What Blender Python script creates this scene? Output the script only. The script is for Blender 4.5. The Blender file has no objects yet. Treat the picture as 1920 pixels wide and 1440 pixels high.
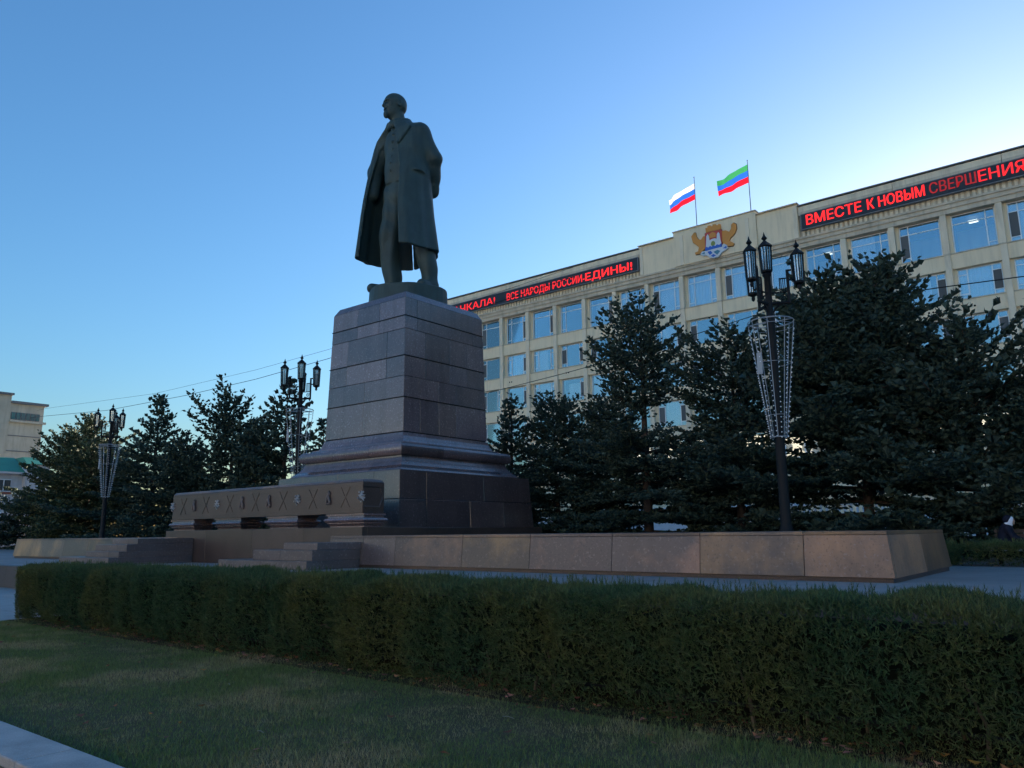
import bpy, math, random
import numpy as np
from mathutils import Vector, Matrix

random.seed(7)
SC = bpy.context.scene
COL = SC.collection
R = math.radians

# ------------------------------------------------------------------ camera
EYE = 1.65
_h, _p, _ro = R(38.5726), R(10.9484), R(-0.6353)
FW = Vector((-math.sin(_h)*math.cos(_p), math.cos(_h)*math.cos(_p), math.sin(_p)))
RT = Vector((math.cos(_h), math.sin(_h), 0.0))
UP = RT.cross(FW)
RT, UP = RT*math.cos(_ro)+UP*math.sin(_ro), UP*math.cos(_ro)-RT*math.sin(_ro)
cam_data = bpy.data.cameras.new('camera')
cam = bpy.data.objects.new('camera', cam_data)
COL.objects.link(cam)
m3 = Matrix((RT, UP, -FW)).transposed()
cam.matrix_world = Matrix.Translation((0, 0, EYE)) @ m3.to_4x4()
cam_data.sensor_width = 36.0
cam_data.lens = 1441.6*36.0/1920.0
cam_data.clip_start = 0.1
cam_data.clip_end = 6000.0
SC.camera = cam

# ------------------------------------------------------------------ sky, sun, exposure
SUN_AZ = R(92.0)          # angle from +X, counter-clockwise, of the direction towards the sun
SUN_EL = R(4.6)
world = bpy.data.worlds.new('World')
SC.world = world
world.use_nodes = True
nt = world.node_tree
nt.nodes.clear()
sky = nt.nodes.new('ShaderNodeTexSky')
sky.sky_type = 'NISHITA'
sky.sun_disc = False
sky.sun_elevation = SUN_EL
sky.sun_rotation = math.pi/2-SUN_AZ
sky.altitude = 20.0
sky.air_density = 1.2
sky.dust_density = 1.4
sky.ozone_density = 4.3
bg = nt.nodes.new('ShaderNodeBackground')
bg.inputs['Strength'].default_value = 0.15
wo = nt.nodes.new('ShaderNodeOutputWorld')
nt.links.new(sky.outputs[0], bg.inputs['Color'])
nt.links.new(bg.outputs[0], wo.inputs['Surface'])

sun_data = bpy.data.lights.new('sun', 'SUN')
sun_data.energy = 5.0
sun_data.angle = R(0.5)
sun_data.color = (1.0, 0.89, 0.74)
sun = bpy.data.objects.new('sun', sun_data)
COL.objects.link(sun)
to_sun = Vector((math.cos(SUN_AZ)*math.cos(SUN_EL), math.sin(SUN_AZ)*math.cos(SUN_EL), math.sin(SUN_EL)))
sun.rotation_euler = to_sun.to_track_quat('Z', 'Y').to_euler()
sun.location = (60, 120, 60)

SC.view_settings.view_transform = 'Standard'
SC.view_settings.look = 'None'
SC.view_settings.gamma = 1.0
SC.view_settings.exposure = 1.9
SC.view_settings.use_curve_mapping = False

# ------------------------------------------------------------------ helpers
def tag(o, label=None, cat=None, group=None, kind=None):
    if label: o['label'] = label
    if cat: o['category'] = cat
    if group: o['group'] = group
    if kind: o['kind'] = kind
    return o

def attach(o, p):
    """parent o to p, o's own coordinates being world coordinates"""
    if p is None: return o
    o.parent = p
    o.matrix_parent_inverse = Matrix.Translation(-world_loc(p))
    return o

def world_loc(p):
    t = p.location.copy()
    if p.parent is not None:
        t = p.matrix_parent_inverse @ t
        t = t + world_loc(p.parent)
    return t

def thing(name, loc, label=None, cat=None, group=None):
    o = bpy.data.objects.new(name, None)
    o.location = loc
    o.empty_display_size = 0.3
    COL.objects.link(o)
    return tag(o, label, cat, group)

def link(name, me, mat=None, parent=None, local=False):
    if mat is not None and not me.materials: me.materials.append(mat)
    o = bpy.data.objects.new(name, me)
    COL.objects.link(o)
    if parent is not None:
        if local: o.parent = parent
        else: attach(o, parent)
    return o

class MB:
    """collects simple solids into one mesh"""
    def __init__(s): s.v = []; s.f = []
    def box(s, x0, x1, y0, y1, z0, z1):
        b = len(s.v)
        s.v += [(x0,y0,z0),(x1,y0,z0),(x1,y1,z0),(x0,y1,z0),(x0,y0,z1),(x1,y0,z1),(x1,y1,z1),(x0,y1,z1)]
        s.f += [tuple(b+i for i in q) for q in ((3,2,1,0),(4,5,6,7),(0,1,5,4),(1,2,6,5),(2,3,7,6),(3,0,4,7))]
        return s
    def frus(s, b0, b1, z0, z1):
        """frustum from rectangle b0 (x0,x1,y0,y1) at z0 to b1 at z1"""
        b = len(s.v)
        for (x0,x1,y0,y1), z in ((b0,z0),(b1,z1)):
            s.v += [(x0,y0,z),(x1,y0,z),(x1,y1,z),(x0,y1,z)]
        s.f += [tuple(b+i for i in q) for q in ((3,2,1,0),(4,5,6,7),(0,1,5,4),(1,2,6,5),(2,3,7,6),(3,0,4,7))]
        return s
    def hexa(s, pts):
        """8 points: bottom ring 0-3 counter-clockwise, top ring 4-7"""
        b = len(s.v); s.v += [tuple(p) for p in pts]
        s.f += [tuple(b+i for i in q) for q in ((3,2,1,0),(4,5,6,7),(0,1,5,4),(1,2,6,5),(2,3,7,6),(3,0,4,7))]
        return s
    def tube(s, pts, rad, n=6, cap=True):
        pts = [Vector(p) for p in pts]
        if not isinstance(rad, (list, tuple)): rad = [rad]*len(pts)
        b = len(s.v); ref = None
        for i, p in enumerate(pts):
            a = pts[max(i-1, 0)]; c = pts[min(i+1, len(pts)-1)]
            d = (c-a).normalized()
            if ref is None:
                ref = Vector((0,0,1)) if abs(d.z) < .9 else Vector((1,0,0))
            u = d.cross(ref).normalized(); w = d.cross(u).normalized(); ref = u.cross(d)
            for k in range(n):
                t = 2*math.pi*k/n
                s.v.append(tuple(p+(u*math.cos(t)+w*math.sin(t))*rad[i]))
        for i in range(len(pts)-1):
            for k in range(n):
                k2 = (k+1) % n
                s.f.append((b+i*n+k, b+(i+1)*n+k, b+(i+1)*n+k2, b+i*n+k2))
        if cap:
            s.f.append(tuple(b+k for k in range(n)))
            s.f.append(tuple(b+(len(pts)-1)*n+k for k in reversed(range(n))))
        return s
    def lathe(s, prof, n=16, c=(0,0,0)):
        b = len(s.v)
        for r_, z in prof:
            for k in range(n):
                t = 2*math.pi*k/n
                s.v.append((c[0]+r_*math.cos(t), c[1]+r_*math.sin(t), c[2]+z))
        for i in range(len(prof)-1):
            for k in range(n):
                k2 = (k+1) % n
                s.f.append((b+i*n+k, b+i*n+k2, b+(i+1)*n+k2, b+(i+1)*n+k))
        s.f.append(tuple(b+k for k in reversed(range(n))))
        s.f.append(tuple(b+(len(prof)-1)*n+k for k in range(n)))
        return s
    def prism(s, poly, y0, y1):
        """polygon in x,z extruded from y0 (front) to y1"""
        b = len(s.v); n = len(poly)
        s.v += [(x, y0, z) for x, z in poly]+[(x, y1, z) for x, z in poly]
        a = sum(poly[i][0]*poly[(i+1)%n][1]-poly[(i+1)%n][0]*poly[i][1] for i in range(n))
        idx = list(range(n)) if a > 0 else list(reversed(range(n)))
        s.f.append(tuple(b+i for i in idx)); s.f.append(tuple(b+n+i for i in reversed(idx)))
        for j in range(n):
            i, k = idx[j], idx[(j+1)%n]
            s.f.append((b+i, b+n+i, b+n+k, b+k))
        return s
    def ball(s, c, r_, n=6):
        prof = [(max(r_*math.cos(t), r_*.02), r_*math.sin(t)) for t in np.linspace(-math.pi/2, math.pi/2, 5)]
        return s.lathe(prof, n, c)
    def mesh(s, name, smooth=False):
        me = bpy.data.meshes.new(name)
        me.from_pydata(s.v, [], s.f)
        if smooth: me.shade_smooth()
        me.update()
        return me
    def build(s, name, mat, parent=None, smooth=False, local=False):
        return link(name, s.mesh(name, smooth), mat, parent, local)

def np_mesh(name, V, F, mat, parent=None, smooth=False, local=False):
    """V (n,3), F (m,k) arrays of one polygon size"""
    V = np.asarray(V, np.float32); F = np.asarray(F, np.int32); k = F.shape[1]
    me = bpy.data.meshes.new(name)
    me.vertices.add(len(V)); me.vertices.foreach_set('co', V.ravel())
    me.loops.add(F.size); me.loops.foreach_set('vertex_index', F.ravel())
    me.polygons.add(len(F))
    me.polygons.foreach_set('loop_start', np.arange(0, F.size, k, dtype=np.int32))
    me.update(calc_edges=True)
    if smooth: me.shade_smooth()
    return link(name, me, mat, parent, local)

def tri_soup(name, T, mat, parent=None, local=False):
    T = np.asarray(T, np.float32).reshape(-1, 3, 3)
    return np_mesh(name, T.reshape(-1, 3), np.arange(len(T)*3).reshape(-1, 3), mat, parent, False, local)

def bevel(o, w=0.01, seg=1):
    md = o.modifiers.new('bevel', 'BEVEL'); md.width = w; md.segments = seg; md.limit_method = 'ANGLE'
    return o

# ------------------------------------------------------------------ materials
def mat(name, col, rough=.6, spec=.5, metal=0.0, var=0.0, vscale=2.0, bump=0.0, bscale=30.0, col2=None,
        speck=0.0, sscale=120.0, vlo=.35, vhi=.7, rnd=0.0, streak=0.0, island=0.0, trans=0.0, emit=None, estr=0.0, bdist=.02):
    m = bpy.data.materials.new(name); m.use_nodes = True
    n = m.node_tree.nodes; l = m.node_tree.links
    b = n['Principled BSDF']
    b.inputs['Roughness'].default_value = rough
    b.inputs['Specular IOR Level'].default_value = spec
    b.inputs['Metallic'].default_value = metal
    c4 = (*col, 1.0)
    b.inputs['Base Color'].default_value = c4
    if emit:
        b.inputs['Emission Color'].default_value = (*emit, 1.0); b.inputs['Emission Strength'].default_value = estr
    tc = n.new('ShaderNodeTexCoord')
    cur = None
    def mix(a_sock, b_col, fac_sock, mode='MIX'):
        x = n.new('ShaderNodeMix'); x.data_type = 'RGBA'; x.blend_type = mode
        l.new(fac_sock, x.inputs[0])
        if a_sock is None: x.inputs[6].default_value = c4
        else: l.new(a_sock, x.inputs[6])
        x.inputs[7].default_value = (*b_col, 1.0)
        return x.outputs[2]
    def noise(scale, detail=6.0, mp=None, rough_=.6):
        t = n.new('ShaderNodeTexNoise'); t.inputs['Scale'].default_value = scale
        t.inputs['Detail'].default_value = detail; t.inputs['Roughness'].default_value = rough_
        l.new(mp if mp else tc.outputs['Object'], t.inputs['Vector'])
        return t.outputs['Fac']
    def ramp(sock, lo, hi, a=0.0, bb=1.0):
        r_ = n.new('ShaderNodeMapRange'); r_.inputs[1].default_value = lo; r_.inputs[2].default_value = hi
        r_.inputs[3].default_value = a; r_.inputs[4].default_value = bb
        l.new(sock, r_.inputs[0]); return r_.outputs[0]
    if var > 0:
        c2 = col2 if col2 else tuple(c*.45 for c in col)
        cur = mix(cur, c2, ramp(noise(vscale), vlo, vhi, 0.0, var))
    if streak > 0:
        mp = n.new('ShaderNodeMapping'); mp.inputs['Scale'].default_value = (1.0, 1.0, .12)
        l.new(tc.outputs['Object'], mp.inputs['Vector'])
        cur = mix(cur, tuple(c*.35 for c in col), ramp(noise(2.6, 5.0, mp.outputs[0]), .48, .75, 0.0, streak))
    if speck > 0:
        cur = mix(cur, tuple(min(c*2.4+.03, 1) for c in col), ramp(noise(sscale, 2.0), .58, .7, 0.0, speck))
        cur = mix(cur, tuple(c*.3 for c in col), ramp(noise(sscale*.8+7, 2.0), .58, .7, 0.0, speck))
    if rnd > 0 or island > 0:
        if rnd > 0:
            oi = n.new('ShaderNodeObjectInfo'); sock = oi.outputs['Random']; amt = rnd
        else:
            g = n.new('ShaderNodeNewGeometry'); sock = g.outputs['Random Per Island']; amt = island
        hs = n.new('ShaderNodeHueSaturation')
        l.new(ramp(sock, 0, 1, 1-amt, 1+amt), hs.inputs['Value'])
        wn = n.new('ShaderNodeTexWhiteNoise'); wn.noise_dimensions = '1D'; l.new(sock, wn.inputs['W'])
        l.new(ramp(wn.outputs[0], 0, 1, .5-.03*amt*2, .5+.03*amt*2), hs.inputs['Hue'])
        l.new(ramp(wn.outputs[0], 0, 1, 1-.3*amt, 1+.15*amt), hs.inputs['Saturation'])
        if cur is None: hs.inputs['Color'].default_value = c4
        else: l.new(cur, hs.inputs['Color'])
        cur = hs.outputs[0]
    if cur is not None: l.new(cur, b.inputs['Base Color'])
    if bump > 0:
        bp = n.new('ShaderNodeBump'); bp.inputs['Strength'].default_value = bump; bp.inputs['Distance'].default_value = bdist
        l.new(noise(bscale, 8.0), bp.inputs['Height']); l.new(bp.outputs[0], b.inputs['Normal'])
    if trans > 0:
        tb = n.new('ShaderNodeBsdfTranslucent'); mx = n.new('ShaderNodeMixShader'); mx.inputs[0].default_value = trans
        if cur is not None: l.new(cur, tb.inputs['Color'])
        else: tb.inputs['Color'].default_value = c4
        l.new(b.outputs[0], mx.inputs[1]); l.new(tb.outputs[0], mx.inputs[2])
        l.new(mx.outputs[0], n['Material Output'].inputs['Surface'])
    return m

M = {}
M['granite'] = mat('red_brown_granite', (.155,.106,.108), .20, .9, var=.5, vscale=.8, col2=(.10,.070,.072), speck=.45, sscale=16, rnd=.34, streak=.45, bump=.06, bscale=60)
M['granite_dark'] = mat('dark_granite', (.084,.054,.045), .36, .5, var=.5, vscale=1.5, speck=.45, sscale=60, rnd=.1, streak=.25, bump=.06, bscale=60)
M['granite_wall'] = mat('platform_granite', (.105,.076,.070), .36, .45, var=1.0, vscale=.38, vlo=.46, vhi=.66, col2=(.40,.205,.11), speck=.4, sscale=16, rnd=.28, streak=.3, bump=.06, bscale=60)
M['granite_plinth'] = mat('plinth_granite', (.095,.068,.068), .18, .9, var=.5, vscale=.9, speck=.4, sscale=16, rnd=.15, streak=.3, bump=.05, bscale=60)
M['step'] = mat('step_granite', (.15,.115,.11), .4, .45, var=.5, vscale=1.2, speck=.4, sscale=16, rnd=.15)
M['joint'] = mat('dark_mortar', (.012,.011,.011), .9, .1)
M['bronze'] = mat('patinated_bronze', (.034,.054,.052), .55, .35, metal=.0, var=.7, vscale=1.6, col2=(.050,.084,.080), streak=.5, bump=.25, bscale=9, bdist=.05)
M['facade'] = mat('beige_limestone', (.84,.69,.48), .85, .2, var=.4, vscale=.45, col2=(.70,.57,.40), streak=.28, bump=.15, bscale=14)
M['facade_pier'] = mat('beige_limestone_pier', (.82,.69,.51), .85, .2, var=.5, vscale=.8, col2=(.60,.50,.38), streak=.4, bump=.15, bscale=14)
M['cornice'] = mat('weathered_cornice', (.66,.55,.41), .85, .2, var=.7, vscale=.7, col2=(.40,.33,.25), streak=.5, bump=.2, bscale=12)
M['roof_metal'] = mat('roof_edge_metal', (.16,.16,.17), .5, .4)
M['frame'] = mat('pale_window_frame', (.78,.80,.82), .5, .4)
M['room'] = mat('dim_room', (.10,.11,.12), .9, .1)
M['curtain'] = mat('white_curtain', (.85,.86,.86), .9, .1, trans=.3)
M['screen'] = mat('insect_screen', (.12,.125,.13), .75, .2, rnd=.2)
def glass(name, tint, refl, rough=.02):
    m = bpy.data.materials.new(name); m.use_nodes = True
    n = m.node_tree.nodes; l = m.node_tree.links; n.clear()
    t = n.new('ShaderNodeBsdfTransparent'); t.inputs[0].default_value = (*tint, 1)
    g = n.new('ShaderNodeBsdfGlossy'); g.inputs['Roughness'].default_value = rough; g.inputs[0].default_value = (.86,.95,1,1)
    lw = n.new('ShaderNodeLayerWeight'); lw.inputs[0].default_value = .35
    mr = n.new('ShaderNodeMapRange'); mr.inputs[3].default_value = refl; mr.inputs[4].default_value = 1.0
    l.new(lw.outputs['Fresnel'], mr.inputs[0])
    mx = n.new('ShaderNodeMixShader'); o = n.new('ShaderNodeOutputMaterial')
    l.new(mr.outputs[0], mx.inputs[0]); l.new(t.outputs[0], mx.inputs[1]); l.new(g.outputs[0], mx.inputs[2]); l.new(mx.outputs[0], o.inputs[0])
    return m
M['glass'] = glass('window_glass', (.82,.88,.92), .17)
M['lamp_glass'] = glass('lantern_glass', (.92,.95,.97), .30, .25)
M['iron'] = mat('black_iron', (.007,.008,.010), .6, .25, bump=.1, bscale=40)
M['steel'] = mat('pale_basket_wire', (.34,.36,.38), .55, .4)
M['bulb'] = mat('white_bulb', (.80,.83,.86), .4, .4)
M['needle'] = mat('spruce_needles', (.036,.056,.036), .6, .2, var=.55, vscale=.9, col2=(.062,.094,.078), island=.45, trans=.1)
M['needle_y'] = mat('spruce_needles_olive', (.045,.072,.036), .6, .25, var=.6, vscale=1.2, col2=(.11,.105,.04), island=.45, trans=.15)
M['bark'] = mat('spruce_bark', (.075,.055,.045), .9, .1, var=.6, vscale=6, bump=.6, bscale=18)
M['hedge'] = mat('hedge_sprays', (.060,.105,.044), .65, .2, var=.85, vscale=.6, vlo=.46, vhi=.7, col2=(.165,.15,.042), island=.5, trans=.15)
M['hedge_core'] = mat('hedge_inner_shade', (.012,.014,.008), .95, .05)  # solid filler inside the hedge, its inner shade put into the colour
M['twig'] = mat('hedge_twigs', (.13,.10,.07), .9, .1)
M['grass'] = mat('grass_blades', (.165,.200,.058), .7, .15, var=.95, vscale=.9, vlo=.46, vhi=.62, col2=(.38,.29,.14), island=.4, trans=.15)
M['soil'] = mat('lawn_soil', (.085,.080,.045), .95, .05, var=.8, vscale=1.5, col2=(.14,.105,.065), bump=.8, bscale=25)
M['paving'] = mat('grey_paving', (.32,.305,.295), .6, .35, var=.5, vscale=.8, speck=.2, sscale=80, bump=.1, bscale=40)
M['kerb'] = mat('concrete_kerb', (.45,.405,.38), .7, .3, var=.6, vscale=2.5, speck=.25, sscale=120, bump=.25, bscale=70)
M['earth'] = mat('bare_earth', (.20,.145,.09), .95, .1, var=.6, vscale=3, bump=.5, bscale=30)
M['plaza'] = mat('plaza_paving', (.27,.25,.24), .7, .3, var=.5, vscale=.6, speck=.2, sscale=70, rnd=.08, bump=.08, bscale=40)
M['plaza_wall'] = mat('plaza_edge_granite', (.06,.052,.055), .5, .4, var=.4, vscale=2, rnd=.1)
M['led_off'] = mat('led_panel', (.018,.020,.028), .5, .4)
M['beige_bounce'] = mat('pale_plaster', (.68,.60,.48), .85, .2, var=.3, vscale=.3)
M['leaf'] = mat('dry_leaf', (.24,.10,.045), .8, .2, island=.6)

# ------------------------------------------------------------------ setting: ground
g = MB(); g.v = [(-2500,-400,-.02),(2500,-400,-.02),(2500,4000,-.02),(-2500,4000,-.02)]; g.f = [(0,1,2,3)]
tag(g.build('ground', M['paving']), kind='structure')

# raised plaza round the monument
PZ = .72
pl = MB(); pl.box(-85, 60, 10.42, 75, -.01, PZ-.006)
plaza = tag(pl.build('plaza', M['plaza']), kind='structure')
for i in range(60):
    x0 = -58+i*1.25
    if x0 > 12: break
    MBp = MB().box(x0+.006, x0+1.244, 10.30, 10.70, 0.0, PZ+.004)
    MBp.build('edge_stone', M['plaza_wall'], plaza)
# paving slabs of the plaza near the monument
slab_me = None
for i in range(24):
    for j in range(4):
        x0 = -36+i*1.9+.5*(j % 2); y0 = 10.72+j*1.02
        if x0 > 8: continue
        MB().box(x0+.008, x0+1.892, y0+.008, y0+1.012, PZ-.02, PZ+.002+random.uniform(-.001,.001)).build('paving_slab', M['plaza'], plaza)

# lower path to the left of the lawn
path = tag(MB().box(-60, -18.15, -6, 10.28, -.02, .004).build('path', M['paving']), kind='structure')
for i in range(7):
    for j in range(5):
        x0 = -29.4+i*1.6; y0 = 2.4+j*1.55
        MB().box(x0+.01, x0+1.59, y0+.01, y0+1.54, .0, .016).build('paving_slab', M['paving'], path)

# lawn
lawn = tag(MB().box(-18.1, 14, 2.82, 10.25, -.02, .02).build('lawn', M['soil']), kind='structure')
rng = np.random.default_rng(3)
def grass_field(n, x0, x1, y0, y1, hmin, hmax, wd):
    x = rng.uniform(x0, x1, n); y = rng.uniform(y0, y1, n)
    # uneven cover: thin and dry in patches
    cov = .5+.5*np.sin(x*.9+1.3*np.sin(y*1.1))*np.cos(y*1.7+.6*np.sin(x*.7))
    keep = rng.uniform(0, 1, n) < .55+.45*cov
    x, y, cov = x[keep], y[keep], cov[keep]; n = len(x)
    h = rng.uniform(hmin, hmax, n)*(.55+.6*cov)
    a = rng.uniform(0, 2*np.pi, n); lean = rng.uniform(.2, 1.1, n)*h
    bx = np.cos(a+np.pi/2)*wd*.5; by = np.sin(a+np.pi/2)*wd*.5
    z = np.full(n, .015)
    T = np.stack([np.stack([x-bx, y-by, z], 1), np.stack([x+bx, y+by, z], 1),
                  np.stack([x+np.cos(a)*lean, y+np.sin(a)*lean, z+h], 1)], 1)
    return T
GT = [grass_field(330000, -18.0, 1.0, 2.84, 6.9, .022, .055, .006),
      grass_field(30000, -18.0, 1.0, 2.84, 6.9, .04, .075, .005)]
gr = tag(tri_soup('grass', np.concatenate(GT), M['grass']), 'short worn grass of the lawn in front of the long hedge', 'grass', kind='stuff')

# kerb and earth beside the camera
kerb = thing('kerb', (-8, 2.6, 0), 'pale concrete kerb along the near edge of the lawn', 'kerb')
for i in range(12):
    x0 = -14+i*1.5
    bevel(MB().box(x0+.004, x0+1.496, 2.385, 2.80, -.02, .08).build('kerb_stone', M['kerb'], kerb), .012, 2)
tag(MB().box(-18.1, 14, -6, 2.38, -.02, .012).build('earth_strip', M['earth']), kind='structure')

# ------------------------------------------------------------------ monument: wings of the platform
WT = 1.614            # top of the wings
def wing(name, label, xs, x_outer_right):
    """battered granite wing; xs are the joints from left to right"""
    t = thing(name, ((xs[0]+xs[-1])/2, 17.4, PZ), label, 'platform')
    b = .085; y0, y1 = 14.80, 20.03
    xl, xr = xs[0], xs[-1]
    MB().frus((xl+.03, xr-.03, y0+.04, y1-.04), (xl+.03+b, xr-.03-b, y0+.04+b, y1-.04-b), PZ+.08, WT-.02).build('core', M['joint'], t)
    MB().box(xl+.05, xr-.05, y0+.06, y1-.06, PZ-.01, PZ+.08).build('recessed_foot', M['granite_dark'], t)
    th = .10
    def pan(p0, p1, name='granite_block'):
        o = MB().hexa(p0+p1).build(name, M['granite_wall'], t); bevel(o, .006)
    n = len(xs)-1
    gp = .005
    for i in range(n):
        a, c = xs[i]+gp, xs[i+1]-gp
        ta, tc = a+(b if i == 0 else 0), c-(b if i == n-1 else 0)
        for (ya, yb, yta, ytb) in ((y0, y0+th, y0+b, y0+b+th), (y1-th, y1, y1-b-th, y1-b)):
            pan([(a,ya,PZ+.08),(c,ya,PZ+.08),(c,yb,PZ+.08),(a,yb,PZ+.08)], [(ta,yta,WT-.07),(tc,yta,WT-.07),(tc,ytb,WT-.07),(ta,ytb,WT-.07)])
        # coping slab
        pan([(ta,y0+b-.004,WT-.066),(tc,y0+b-.004,WT-.066),(tc,y1-b+.004,WT-.066),(ta,y1-b+.004,WT-.066)],
            [(ta,y0+b,WT),(tc,y0+b,WT),(tc,y1-b,WT),(ta,y1-b,WT)], 'coping_slab')
    for s in range(2):
        ya = y0+th+gp if s == 0 else 17.45+gp; yb = 17.45-gp if s == 0 else y1-th-gp
        for e in (0, 1):
            xa = xr if e else xl; d = -1 if e else 1
            p = [(xa,ya),(xa,yb),(xa+d*th,yb),(xa+d*th,ya)] if e else [(xa+th,ya),(xa+th,yb),(xa,yb),(xa,ya)]
            off = -b if e else b
            pan([(x,y,PZ+.08) for x, y in p], [(x+off,y+(b if (s == 0 and y == ya) else 0),WT-.07) for x, y in p])
    return t
wing('platform_wing', 'low battered granite platform wing to the right of the steps', [-18.96,-17.37,-16.02,-13.53,-11.36,-9.09,-7.01,-4.93,-3.38], True)
wing('platform_wing', 'low battered granite platform wing to the left of the steps', [-43.2,-40.6,-37.5,-35.1,-32.9,-30.6,-27.7], False)

# central block under the carved screen
cb = thing('central_block', (-23.2, 16.4, PZ), 'dark granite block carrying the carved screen and the pedestal', 'plinth')
BT = 1.862
xs = [-29.05,-26.2,-23.3,-20.5,-17.70]
MB().box(-28.98,-17.77,15.17,17.53,PZ-.01,BT-.03).build('core', M['joint'], cb)
for i in range(4):
    bevel(MB().box(xs[i]+.003,xs[i+1]-.003,15.10,15.30,PZ,BT).build('granite_block', M['granite_dark'], cb), .006)
    bevel(MB().box(xs[i]+.003,xs[i+1]-.003,15.306,17.40,BT-.2,BT).build('coping_slab', M['granite_dark'], cb), .006)
bevel(MB().box(-17.90,-17.702,15.306,17.6,PZ,BT-.003).build('granite_block', M['granite_dark'], cb), .006)
bevel(MB().box(-29.048,-28.85,15.306,17.6,PZ,BT-.003).build('granite_block', M['granite_dark'], cb), .006)
MB().box(-28.84,-17.91,17.41,17.6,PZ,BT-.003).build('granite_block', M['granite_dark'], cb)

# steps
def steps(label, blocks):
    t = thing('granite_steps', (sum(b[0] for b in blocks)/len(blocks), blocks[0][2], PZ), label, 'steps')
    for b in blocks:
        bevel(MB().box(*b).build('step', M['step'], t), .012, 2)
steps('stepped granite blocks below the right end of the carved screen',
      [(-21.72,-19.55,12.975,15.08,PZ,.955),(-19.545,-17.42,12.975,14.79,PZ,.955),
       (-20.18,-18.87,13.15,15.07,.957,1.242),(-18.865,-17.423,13.15,14.83,.957,1.242),
       (-18.95,-17.426,13.315,14.86,1.244,1.437)])
steps('stepped granite blocks at the left end of the carved screen',
      [(-31.4,-27.72,11.75,14.77,PZ,.775),(-27.715,-26.99,11.75,15.09,PZ,.775),(-30.92,-27.72,12.12,14.78,.777,.965),(-27.715,-27.0,12.12,15.09,.777,.965),(-29.53,-27.72,12.44,14.80,.967,1.166),(-27.715,-27.003,12.44,15.09,.967,1.166),
       (-29.4,-27.72,12.70,14.83,1.168,1.397),(-27.715,-27.006,12.70,15.09,1.168,1.397),(-28.9,-27.72,13.06,14.86,1.399,1.592),(-27.715,-27.009,13.06,15.09,1.399,1.592)])

# ------------------------------------------------------------------ carved granite screen in front of the pedestal
st = thing('carved_screen', (-23.2, 15.55, BT), 'long carved granite screen with stars standing on four moulded feet', 'parapet')
SX0, SX1, SY0, SY1, SZ0, SZ1 = -28.70, -17.74, 15.12, 15.97, 2.262, 3.275
bevel(MB().box(SX0, SX1, SY0, SY1, SZ0, SZ1-.09).build('slab', M['granite_dark'], st), .01)
bevel(MB().frus((SX0-.0, SX1+.0, SY0-.0, SY1+.0), (SX0+.06, SX1-.06, SY0+.06, SY1-.06), SZ1-.086, SZ1).build('coping', M['granite_wall'], st), .01)
hexx = np.linspace(SX0, SX1, 8)
zc, zh = 2.755, .295
fr = MB()
pit = hexx[1]-hexx[0]
yf = SY0-.014
def ybar(mb, a, b, w=.022, y0=yf, y1=SY0+.01):
    """bar in the front plane from a=(x,z) to b"""
    d = Vector((b[0]-a[0], b[1]-a[1])); n_ = Vector((-d.y, d.x)).normalized()*w
    pts = [(a[0]+n_.x,a[1]+n_.y),(a[0]-n_.x,a[1]-n_.y),(b[0]-n_.x,b[1]-n_.y),(b[0]+n_.x,b[1]+n_.y)]
    mb.prism(pts, y0, y1)
for i in range(7):
    xm = (hexx[i]+hexx[i+1])/2
    MBx = MB()
    ybar(MBx, (xm-.20, zc-zh), (xm+.20, zc+zh), .016); MBx.build('relief_bar', M['granite_dark'], st)
    MBx = MB(); ybar(MBx, (xm+.20, zc-zh), (xm+.03, zc-.03), .009); ybar(MBx, (xm-.03, zc+.03), (xm-.20, zc+zh), .009)
    MBx.build('relief_bar', M['granite_dark'], st)
for z in (zc-zh-.03, zc+zh+.03):
    MB().box(SX0, SX1, yf, SY0+.01, z-.018, z+.018).build('relief_border', M['granite_dark'], st)
    MB().box(SX1-.01, SX1+.02, SY0+.02, SY1-.04, z-.018, z+.018).build('relief_border', M['granite_dark'], st)
M['relief'] = mat('pale_worn_relief', (.42,.40,.39), .45, .5, var=.4, vscale=9)
M['relief_dull'] = mat('dull_relief', (.15,.115,.105), .5, .5, var=.5, vscale=9)
def star(cx_, cz, flip=None):
    mb = MB()
    o = 0.0
    for k in range(5):
        a = R(90+72*k); a1, a2 = a+R(36), a-R(36); r1, r2 = .165, .062
        p0 = (cx_+r1*math.cos(a), cz+r1*math.sin(a)); p1 = (cx_+r2*math.cos(a1), cz+r2*math.sin(a1)); p2 = (cx_+r2*math.cos(a2), cz+r2*math.sin(a2))
        b = len(mb.v)
        mb.v += [(p0[0],SY0-.03,p0[1]),(p1[0],SY0-.03,p1[1]),(cx_,SY0-.10,cz),(p2[0],SY0-.03,p2[1]),
                 (p0[0],SY0+.01,p0[1]),(p1[0],SY0+.01,p1[1]),(p2[0],SY0+.01,p2[1])]
        mb.f += [(b,b+1,b+2),(b,b+2,b+3),(b,b+4,b+5,b+1),(b+3,b+6,b+4,b)]
        am = a+R(36); mb.ball((cx_+.15*math.cos(am), SY0-.03, cz+.15*math.sin(am)), .03, 6)
    return mb
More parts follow.
